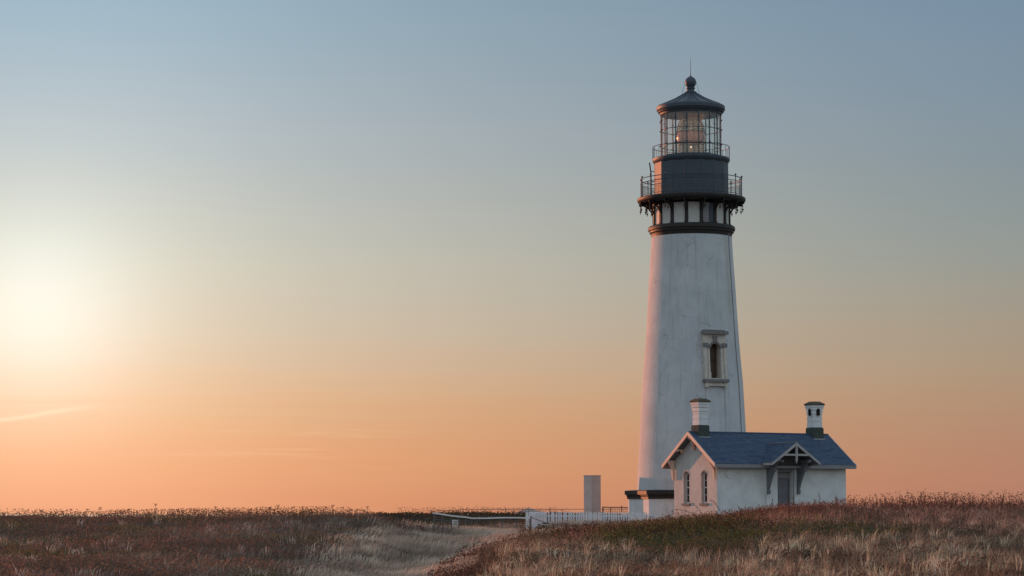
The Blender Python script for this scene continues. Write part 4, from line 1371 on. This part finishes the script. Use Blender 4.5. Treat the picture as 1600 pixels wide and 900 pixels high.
def leaves(x, y, zrel, size, col, flat=0.6):
    """small four-cornered leaf faces at random tilt"""
    n = len(x)
    z = ground(x, y) + zrel
    c = np.stack([x, y, z], -1)
    u = rng.normal(size=(n, 3)); u[:, 2] *= flat
    u /= np.linalg.norm(u, axis=1)[:, None]
    v = rng.normal(size=(n, 3))
    v -= (v * u).sum(1)[:, None] * u
    v /= np.linalg.norm(v, axis=1)[:, None]
    u = u * size[:, None] * 0.5; v = v * size[:, None] * 0.28
    V = np.stack([c - u, c + v, c + u, c - v], 1).reshape(-1, 3)
    F = np.arange(4 * n)
    S = np.full(n, 4)
    return V, F, S, np.repeat(col[:, None], 4, 1).reshape(-1, 3)


def join(parts):
    V, F, S, Cc = [], [], [], []
    o = 0
    for v, f, s, c in parts:
        V.append(v); F.append(f + o); S.append(s); Cc.append(c)
        o += len(v)
    return np.concatenate(V), np.concatenate(F), np.concatenate(S), np.concatenate(Cc)


def stuff(name, parts, label, cat):
    V, F, S, Cc = join(parts)
    o = link(name, np_mesh(name, V, F, S, M_plant, np.clip(Cc, 0, 0.9)))
    return tag(o, label, cat, kind='stuff')


def flank(y):
    """x of the left foot of the right-hand mound"""
    return np.interp(y, [50, 66, 72, 78, 84, 90, 97, 105, 120, 160], [-2.2, -1.9, -1.7, -1.4, -.7, .2, 2.0, 4.2, 7.5, 9.5])


def hill_edge(y):
    """x where the left hill gives way to the pale grass hollow"""
    return np.interp(y, [50, 66, 80, 90, 100, 114, 122, 130], [-4.2, -5.0, -5.4, -5.4, -5.2, -4.6, -4.1, -4.4])


wob = lambda x, y, s, a, sd_: (vnoise(x, y, s, sd_) - 0.5) * 2 * a

RUS = (0.255, 0.138, 0.100)
BRN = (0.185, 0.124, 0.092)
OLV = (0.160, 0.130, 0.058)
GRN = (0.105, 0.108, 0.036)
PALE = (0.44, 0.36, 0.29)
PINK = (0.44, 0.27, 0.21)
TAN = (0.38, 0.29, 0.22)


def mixc(a, b, t):
    return np.asarray(a)[None] * (1 - t[:, None]) + np.asarray(b)[None] * t[:, None]


def clumps(nc, per, y0, y1, test, hr, col, w0, w1, spread=0.10, lean_=0.35, amt=0.2):
    """tussocks: blades fanning out of one root"""
    cx, cy = sample(nc, y0, y1)
    k = test(cx, cy)
    cx, cy = cx[k], cy[k]
    n = len(cx)
    hh = hr[0] + (hr[1] - hr[0]) * rng.random(n)
    cc = jitter_col(col, n, amt, 0.05)
    wind = rng.normal(0.15, 0.15, n)
    a = rng.random((n, per)) * 2 * PI
    rr = rng.random((n, per)) ** 0.6
    x = (cx[:, None] + np.cos(a) * rr * spread).ravel()
    y = (cy[:, None] + np.sin(a) * rr * spread).ravel()
    lx = (np.cos(a) * rr * lean_ + wind[:, None]).ravel()
    ly = (np.sin(a) * rr * lean_).ravel()
    h = (hh[:, None] * (0.55 + 0.6 * rng.random((n, per)))).ravel()
    c = jitter_col(np.repeat(cc, per, 0), n * per, 0.15, 0.03)
    return blades(x, y, h, w0 + rng.random(n * per) * (w1 - w0), lx, ly, c, 0.35)


# --- left hill: low russet scrub
def left_scrub(n, y0, y1):
    x, y = sample(n, y0, y1)
    k = x < hill_edge(y) + wob(x, y, 2.5, 1.2, 21)
    x, y = x[k], y[k]
    cl = vnoise(x, y, 0.55, 31) * 0.6 + vnoise(x, y, 1.9, 32) * 0.4
    h = rng.random(len(x)) ** 0.7 * (0.04 + 0.42 * np.clip(cl * 1.6 - 0.3, 0, 1.1))
    big = vnoise(x, y, 4.0, 33)
    c = mixc(RUS, BRN, np.clip(big * 1.6 - 0.3, 0, 1))
    g = np.clip((vnoise(x, y, 3.0, 34) - 0.60) * 5, 0, 1)
    c = c * (1 - g[:, None]) + np.asarray(OLV)[None] * g[:, None]
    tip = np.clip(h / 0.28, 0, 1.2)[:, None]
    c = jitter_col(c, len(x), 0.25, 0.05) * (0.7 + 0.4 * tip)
    return leaves(x, y, h, 0.055 + rng.random(len(x)) * 0.05, c)


def left_tufts(n):
    x, y = sample(n, 54, 116)
    p = vnoise(x, y, 1.3, 41) * 0.55 + vnoise(x, y, 4.5, 42) * 0.45
    near = np.clip((x - (hill_edge(y) - 5.0)) / 5.0, 0, 1)
    k = (x < hill_edge(y) + 0.6) & (p > 0.66 - 0.22 * near)
    x, y = x[k], y[k]
    h = 0.22 + rng.random(len(x)) * 0.28
    c = jitter_col(mixc((0.34, 0.25, 0.20), (0.58, 0.47, 0.39), rng.random(len(x)) * 0.6), len(x), 0.2, 0.05)
    return blades(x, y, h, 0.012 + rng.random(len(x)) * 0.010, rng.normal(0.25, 0.25, len(x)), rng.normal(0, 0.2, len(x)), c)


def left_stems(n):
    x, y = sample(n, 54, 118)
    k = x < hill_edge(y)
    x, y = x[k], y[k]
    h = 0.22 + rng.random(len(x)) * 0.30
    c = jitter_col((0.26, 0.155, 0.11), len(x), 0.40, 0.06)
    return blades(x, y, h, 0.009 + rng.random(len(x)) * 0.006, rng.normal(0.1, 0.3, len(x)), rng.normal(0, 0.2, len(x)), c)


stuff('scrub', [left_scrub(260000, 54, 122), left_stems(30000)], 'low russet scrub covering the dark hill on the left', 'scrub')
lf = lambda x, y: (x < hill_edge(y) - 0.3) & (vnoise(x, y, 2.8, 45) > 0.52)
stuff('dry_grass', [left_tufts(110000), clumps(800, 16, 54, 108, lf, (0.30, 0.55), (0.66, 0.53, 0.44), 0.016, 0.030, 0.16, 0.55)], 'thin pale grass tufts scattered through the left hill scrub', 'grass')


# --- pale grass of the hollow, combed to the right
def hollow(n):
    x, y = sample(n, 54, 150)
    k = (x > hill_edge(y) + wob(x, y, 2.5, 1.0, 51) + rng.normal(-0.1, 0.7, n)) & (x < flank(y) + 0.4 + wob(x, y, 1.2, 0.35, 52))
    x, y = x[k], y[k]
    cl = vnoise(x, y, 0.8, 53) * 0.55 + vnoise(x + y * 0.3, y, 2.6, 54) * 0.45
    h = (0.25 + 0.50 * cl) * (0.7 + 0.5 * rng.random(len(x)))
    # combed in curved swathes
    sw = vnoise(x, y, 3.0, 55) * 1.0
    lx = 0.35 + 0.5 * sw + rng.normal(0, 0.18, len(x))
    ly = rng.normal(-0.1, 0.2, len(x))
    c = mixc((0.50, 0.365, 0.28), (0.78, 0.59, 0.465), np.clip(cl * 1.5 - 0.25, 0, 1))
    dk = np.clip((vnoise(x - y * 0.4, y, 1.5, 56) - 0.60) * 5, 0, 1) * 0.85
    c = c * (1 - dk[:, None]) + np.asarray((0.20, 0.145, 0.11))[None] * dk[:, None]
    c = c * (0.42 + 1.1 * vnoise(x + 0.5 * y, y * 0.25, 0.7, 57))[:, None]
    c = jitter_col(c, len(x), 0.28, 0.04)
    return blades(x, y, h, 0.016 + rng.random(len(x)) * 0.014, lx, ly, c, 0.5)


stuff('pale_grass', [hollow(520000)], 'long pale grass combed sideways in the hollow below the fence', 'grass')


# --- right-hand mound
def on_mound(x, y, e=0.0):
    return x > flank(y) + e + wob(x, y, 1.2, 0.35, 52)


def green_w(x, y):
    """dark green shrub patch on the shoulder and along the middle of the mound"""
    a = np.exp(-(((x - 5.6) / 2.8) ** 2 + ((y - 85) / 12.0) ** 2)) * 1.7
    b = np.exp(-(((x - 9.8) / 5.0) ** 2 + ((y - 83) / 4.2) ** 2)) * 1.05
    c_ = np.exp(-(((x - 1.2) / 1.3) ** 2 + ((y - 87) / 6.0) ** 2)) * 0.7
    return np.clip(np.maximum(np.maximum(a, b), c_), 0, 1.2)


def scrub_w(x, y):
    """brown scrub hugging the left flank of the mound, where grass stays thin"""
    return np.exp(-(((x - flank(y) - 0.4) / 1.1) ** 2)) * 1.0 * (y > 60)


def mound_scrub(n, y0, y1):
    x, y = sample(n, y0, y1)
    k = on_mound(x, y, -0.55)
    x, y = x[k], y[k]
    gw_ = green_w(x, y) + wob(x, y, 1.4, 0.35, 61)
    cl = vnoise(x, y, 0.5, 62) * 0.6 + vnoise(x, y, 1.6, 63) * 0.4
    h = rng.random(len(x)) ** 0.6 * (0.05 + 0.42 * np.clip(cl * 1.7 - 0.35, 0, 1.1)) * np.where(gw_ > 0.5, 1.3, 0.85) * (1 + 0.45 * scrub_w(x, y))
    c = mixc(RUS, BRN, vnoise(x, y, 2.5, 64))
    g = np.clip(gw_ * 1.6 - 0.5, 0, 1)
    gc = mixc(GRN, OLV, vnoise(x, y, 0.7, 65))
    c = c * (1 - g[:, None]) + gc * g[:, None]
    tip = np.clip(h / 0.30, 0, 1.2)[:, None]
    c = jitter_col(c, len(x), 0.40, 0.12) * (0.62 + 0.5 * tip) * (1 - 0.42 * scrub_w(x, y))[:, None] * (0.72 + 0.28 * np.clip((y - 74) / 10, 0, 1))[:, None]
    return leaves(x, y, h, 0.045 + rng.random(len(x)) * 0.045, c)


def mound_grass(n):
    x, y = sample(n, 54, 112)
    gw_ = green_w(x, y) + wob(x, y, 1.4, 0.35, 61)
    cl = vnoise(x, y, 0.45, 71) * 0.6 + vnoise(x, y, 1.5, 72) * 0.4
    k = on_mound(x, y) & (rng.random(len(x)) < np.clip(1.05 - gw_ * 1.15 - scrub_w(x, y) * 0.85, 0.02, 1)) & (cl > 0.42)
    x, y, cl = x[k], y[k], cl[k]
    h = (0.20 + 0.42 * cl) * (0.55 + 0.75 * rng.random(len(x)))
    top = np.clip((y - 80) / 9, 0, 1)
    big = vnoise(x, y, 2.2, 73)
    c = mixc((0.37, 0.25, 0.17), (0.54, 0.27, 0.19), top)
    c = c * (0.40 + 1.1 * big)[:, None]
    c = jitter_col(c, len(x), 0.45, 0.06)
    return blades(x, y, h, 0.012 + rng.random(len(x)) * 0.012, rng.normal(0.12, 0.34, len(x)), rng.normal(0, 0.25, len(x)), c)


fg = lambda x, y: on_mound(x, y, 1.0) & (green_w(x, y) < 0.62 + 0.8 * (y < 67)) & (scrub_w(x, y) < 0.6) & (vnoise(x, y, 1.6, 81) > 0.42) & (y < 80)
rosy = lambda x, y: on_mound(x, y, 0.9) & (np.exp(-(((x - 1.9 - (y - 76) * 0.13) / 1.3) ** 2)) > 0.4 * rng.random(len(x)) + 0.15)  # clumps tinted pink to stand in for low sun on this patch
crest = lambda x, y: on_mound(x, y, 0.5) & (scrub_w(x, y) < 0.5) & (green_w(x, y) < 0.35) & (vnoise(x, y, 1.6, 82) > 0.45)
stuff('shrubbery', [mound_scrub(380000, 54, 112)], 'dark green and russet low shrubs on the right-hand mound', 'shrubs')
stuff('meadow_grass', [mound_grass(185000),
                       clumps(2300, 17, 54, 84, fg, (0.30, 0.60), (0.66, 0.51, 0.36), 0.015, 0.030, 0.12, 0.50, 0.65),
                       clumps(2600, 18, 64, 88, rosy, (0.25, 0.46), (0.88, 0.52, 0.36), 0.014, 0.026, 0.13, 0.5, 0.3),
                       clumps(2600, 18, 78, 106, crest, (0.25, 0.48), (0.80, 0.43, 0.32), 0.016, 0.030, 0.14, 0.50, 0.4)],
      'dry grass tussocks across the right-hand mound, partly tinted pink as if sunlit', 'grass')
stuff('seed_grass', [clumps(520, 8, 54, 80, fg, (0.50, 0.85), (0.74, 0.58, 0.40), 0.013, 0.021, 0.06, 0.25)],
      'tall bleached grass stalks standing in the near foreground', 'grass')


# --- bank behind the hollow, turf round the buildings
def back_scrub(n):
    x = -22 + rng.random(n) * 62
    y = 150 + rng.random(n) * 40
    k = ~((np.hypot(x - TX, y - TY) < 4.5))
    x, y = x[k], y[k]
    h = rng.random(len(x)) * (0.10 + 0.25 * vnoise(x, y, 0.9, 91)) * np.clip((y - 155) / 12, 0.2, 1)
    c = jitter_col(mixc((0.10, 0.066, 0.050), (0.085, 0.080, 0.045), vnoise(x, y, 3, 92)), len(x), 0.3, 0.06)
    return leaves(x, y, h, 0.10 + rng.random(len(x)) * 0.08, c)


def yard_grass(n):
    x = -8 + rng.random(n) * 42
    y = 112 + rng.random(n) * 56
    k = (x > flank(y)) & ~(np.hypot(x - TX, y - TY) < 4.4)
    lx_ = (x - 10.6) * math.cos(TH) + (y - 150.4) * math.sin(TH)
    ly_ = -(x - 10.6) * math.sin(TH) + (y - 150.4) * math.cos(TH)
    k &= ~((lx_ > 0.4) & (lx_ < 10.3) & (np.abs(ly_) < 2.4))
    x, y = x[k], y[k]
    h = 0.10 + 0.22 * rng.random(len(x)) * (0.4 + vnoise(x, y, 1.2, 95))
    c = jitter_col(mixc((0.18, 0.14, 0.09), (0.30, 0.22, 0.16), vnoise(x, y, 2.0, 96)), len(x), 0.25, 0.06)
    return blades(x, y, h, 0.02 + rng.random(len(x)) * 0.015, rng.normal(0.1, 0.3, len(x)), rng.normal(0, 0.3, len(x)), c)


def hollow_scrub(n):
    x = -7 + rng.random(n) * 9
    y = 141 + rng.random(n) * 14
    h = rng.random(n) * (0.10 + 0.35 * vnoise(x, y, 1.1, 93))
    c = jitter_col(mixc((0.13, 0.10, 0.055), (0.11, 0.085, 0.055), vnoise(x, y, 2, 94)), n, 0.3, 0.06)
    return leaves(x, y, h, 0.08 + rng.random(n) * 0.06, c)


stuff('bank_scrub', [back_scrub(90000), hollow_scrub(26000)], 'dark low scrub on the bank behind the wire fence', 'scrub')
stuff('yard_grass', [yard_grass(70000)], 'short dry grass round the oil house and the tower', 'grass')


# --- seed heads along the skylines
def umbels(x, y, h, head, col, lean_=0.08):
    n = len(x)
    lx = rng.normal(0, lean_, n); ly = rng.normal(0, lean_, n)
    V1 = blades(x, y, h, np.full(n, 0.012), lx, ly, np.repeat(np.asarray(col)[None], n, 0) * 0.9, 0.0)
    parts = [V1]
    m = 7
    g0 = ground(x, y)
    a = rng.random((n, m)) * 2 * PI
    r = rng.random((n, m)) ** 0.5 * head[:, None]
    hx = (x + lx * h)[:, None] + np.cos(a) * r
    hy = (y + ly * h)[:, None] + np.sin(a) * r
    hz = (h - 0.03)[:, None] + rng.normal(0, 0.010, (n, m)) + 0.02
    X, Y = hx.ravel(), hy.ravel()
    dz = np.repeat(g0, m) - ground(X, Y)
    c = jitter_col(col, n * m, 0.25, 0.06)
    parts.append(leaves(X, Y, hz.ravel() + dz, np.full(n * m, 0.045), c, 0.3))
    return join(parts)


def docks(x, y, h, col):
    """twiggy stalks set with small dark seed clusters up their length"""
    n = len(x)
    lx = rng.normal(0.05, 0.22, n); ly = rng.normal(0, 0.15, n)
    parts = [blades(x, y, h, np.full(n, 0.013), lx, ly, np.repeat(np.asarray(col)[None], n, 0), 0.2)]
    m = 9
    t = 0.35 + 0.65 * rng.random((n, m))
    off = rng.normal(0, 0.035, (n, m))
    X = (x[:, None] + lx[:, None] * h[:, None] * t ** 1.6 + off).ravel()
    Y = (y[:, None] + ly[:, None] * h[:, None] * t ** 1.6).ravel()
    Z = (h[:, None] * t * 0.93 + rng.normal(0, 0.015, (n, m))).ravel()
    dz = np.repeat(ground(x, y), m) - ground(X, Y)
    parts.append(leaves(X, Y, Z + dz, 0.04 + rng.random(n * m) * 0.04, jitter_col(col, n * m, 0.3, 0.06), 0.8))
    return join(parts)


n = 2600
x = -27 + rng.random(n) * 23; y = 111 + rng.random(n) * 10
k = rng.random(n) < 0.25 + 0.75 * (vnoise(x, y, 1.4, 101) > 0.45)
x, y = x[k], y[k]
cu = (0.20, 0.105, 0.075)
p1 = umbels(x, y, 0.30 + rng.random(len(x)) * 0.20, 0.02 + rng.random(len(x)) * 0.03, cu)
n = 700
x = -8 + rng.random(n) * 12; y = 168 + rng.random(n) * 12
p2 = umbels(x, y, 0.30 + rng.random(n) * 0.35, 0.03 + rng.random(n) * 0.04, (0.16, 0.09, 0.07))
stuff('umbel_weeds', [p1, p2], 'small dried umbel weeds lining the skyline of the left hill', 'weeds')
n = 3600
x = 7.0 + rng.random(n) * 18; y = 92 + rng.random(n) * 9
dens = np.clip((x - 7.5) / 3, 0.15, 1)
k = rng.random(n) < dens * (0.3 + 0.7 * (vnoise(x, y, 1.0, 102) > 0.4))
x, y = x[k], y[k]
tall = np.clip((x - 11.5) / 4, 0, 1)
p3 = docks(x, y, 0.30 + 0.16 * tall + rng.random(len(x)) ** 2 * (0.26 + 0.30 * tall), (0.175, 0.090, 0.066))
n = 1700
x = 0.3 + rng.random(n) * 9; y = 86 + rng.random(n) * 14
k = on_mound(x, y)
x, y = x[k], y[k]
p4 = docks(x, y, 0.26 + rng.random(len(x)) ** 2 * 0.36, (0.10, 0.06, 0.04))
stuff('dock_weeds', [p3, p4], 'dark twiggy dock weeds along the crest of the right-hand mound', 'weeds')


# --- individual weeds that stand clear of the rest
def umbel_mesh(seed, h):
    r = random.Random(seed)
    q = MB()
    bend = r.uniform(-0.08, 0.08)
    q.tube([(0, 0, -0.1), (bend * 0.3, 0, h * 0.5), (bend, 0, h * 0.85)], 0.010, 4, 0.006)
    for k in range(7):
        a = k * 2 * PI / 7 + r.random()
        rr = r.uniform(0.05, 0.10)
        e = (bend + rr * math.cos(a), rr * math.sin(a), h * 0.85 + r.uniform(0.08, 0.12))
        q.tube([(bend, 0, h * 0.84), e], 0.0045, 4)
        q.lathe([(0, -0.012), (0.026, 0.0), (0, 0.014)], 5, mat=Matrix.Translation(e))
    return q


def dock_mesh(seed, h):
    r = random.Random(seed)
    q = MB()
    b = r.uniform(-0.18, 0.22)
    pts = [(b * t * t, 0.04 * math.sin(t * 3 + seed), h * t) for t in (0, .25, .5, .75, 1)]
    pts[0] = (0, 0, -0.1)
    q.tube(pts, 0.010, 4, 0.004)
    for k in range(16):
        t = 0.40 + 0.6 * k / 16
        cx_, cy_, cz_ = b * t * t, 0.04 * math.sin(t * 3 + seed), h * t
        a = r.random() * 6.28; rr = r.uniform(0.02, 0.06) * (1.2 - t * 0.6)
        e = (cx_ + rr * math.cos(a), cy_ + rr * math.sin(a), cz_ + r.uniform(0.01, 0.04))
        q.tube([(cx_, cy_, cz_), e], 0.004, 3)
        q.lathe([(0, -0.016), (0.016, 0.0), (0, 0.018)], 5, mat=Matrix.Translation(e))
    return q


um = [umbel_mesh(s, h).mesh('umbel_weed', M_seed) for s, h in ((1, .52), (2, .62), (3, .46))]
spots = [(-4.35, 116.5, 1), (-4.18, 116.8, 0), (-4.05, 116.2, 1), (-3.72, 117.5, 2), (-5.2, 116, 1), (-6.6, 115.4, 0), (-8.3, 116, 2), (-10.8, 115, 0), (-13.7, 115.6, 2), (-16.4, 115, 1), (-19.0, 116, 0), (-21.6, 115, 2)]
for k, (x, y, m_) in enumerate(spots):
    o = link('umbel_weed', um[m_], None, (x, y, gz(x, y) + 0.05), k * 1.3)
    if k < 4:
        tag(o, ['tallest dried umbel weed left of where the white rail starts', 'smaller umbel weed in the middle of the cluster by the rail', 'umbel weed on the right of the cluster by the rail', 'lone umbel weed nearest the start of the white rail'][k], 'weed', 'umbel weeds standing clear on the left skyline')
    else:
        tag(o, 'tall dried umbel weed standing clear above the left skyline', 'weed', 'umbel weeds standing clear on the left skyline')
dm = [dock_mesh(s, h).mesh('dock_weed', M_seed) for s, h in ((3, .78), (4, .66), (5, .72), (8, .60))]
for k in range(34):
    x = 10.2 + (k + random.random() * 0.9) * 0.32
    y = 94 + random.random() * 5
    o = link('dock_weed', dm[k % 4], None, (x, y, gz(x, y) + 0.02), random.random() * 6.28)
    o.scale = (1, 1, random.uniform(0.8, 1.12))
    tag(o, 'dark twiggy dock weed rising above the right-hand crest', 'weed', 'dock weeds rising above the right-hand crest')
# bare arching sprays in front of the gable wall
for k, (x, y, rz_, ln, hh, lab) in enumerate(((7.75, 99, 0.05, -0.95, 0.98, 'bare bramble spray arching highest in front of the gable wall'),
                                           (7.55, 98.5, 0.1, -1.25, 0.62, 'bare bramble spray arching low and left across the gable wall foot'),
                                           (8.35, 98.5, 0.2, -0.55, 0.90, 'bare bramble spray leaning over the near corner of the oil house'))):
    q = MB()
    pts = []
    for i in range(9):
        t = i / 8
        pts.append((ln * t ** 1.1, 0.1 * t, hh * (1 - (1 - t) ** 1.8) if k != 1 else hh * math.sin(t * 1.9) / 1.0))
    q.tube(pts, 0.010, 4, 0.005)
    for i in range(3, 9):
        p = pts[i]
        for s in (-1, 1):
            q.lathe([(0, -0.02), (0.015, 0.0), (0, 0.02)], 4, mat=Matrix.Translation((p[0] + s * 0.02, p[1], p[2] + 0.02 * s)))
    o = q.obj('bramble_spray', M_seed)
    o.location = (x, y, gz(x, y)); o.rotation_euler = (0, 0, rz_)
    tag(o, lab, 'plant')
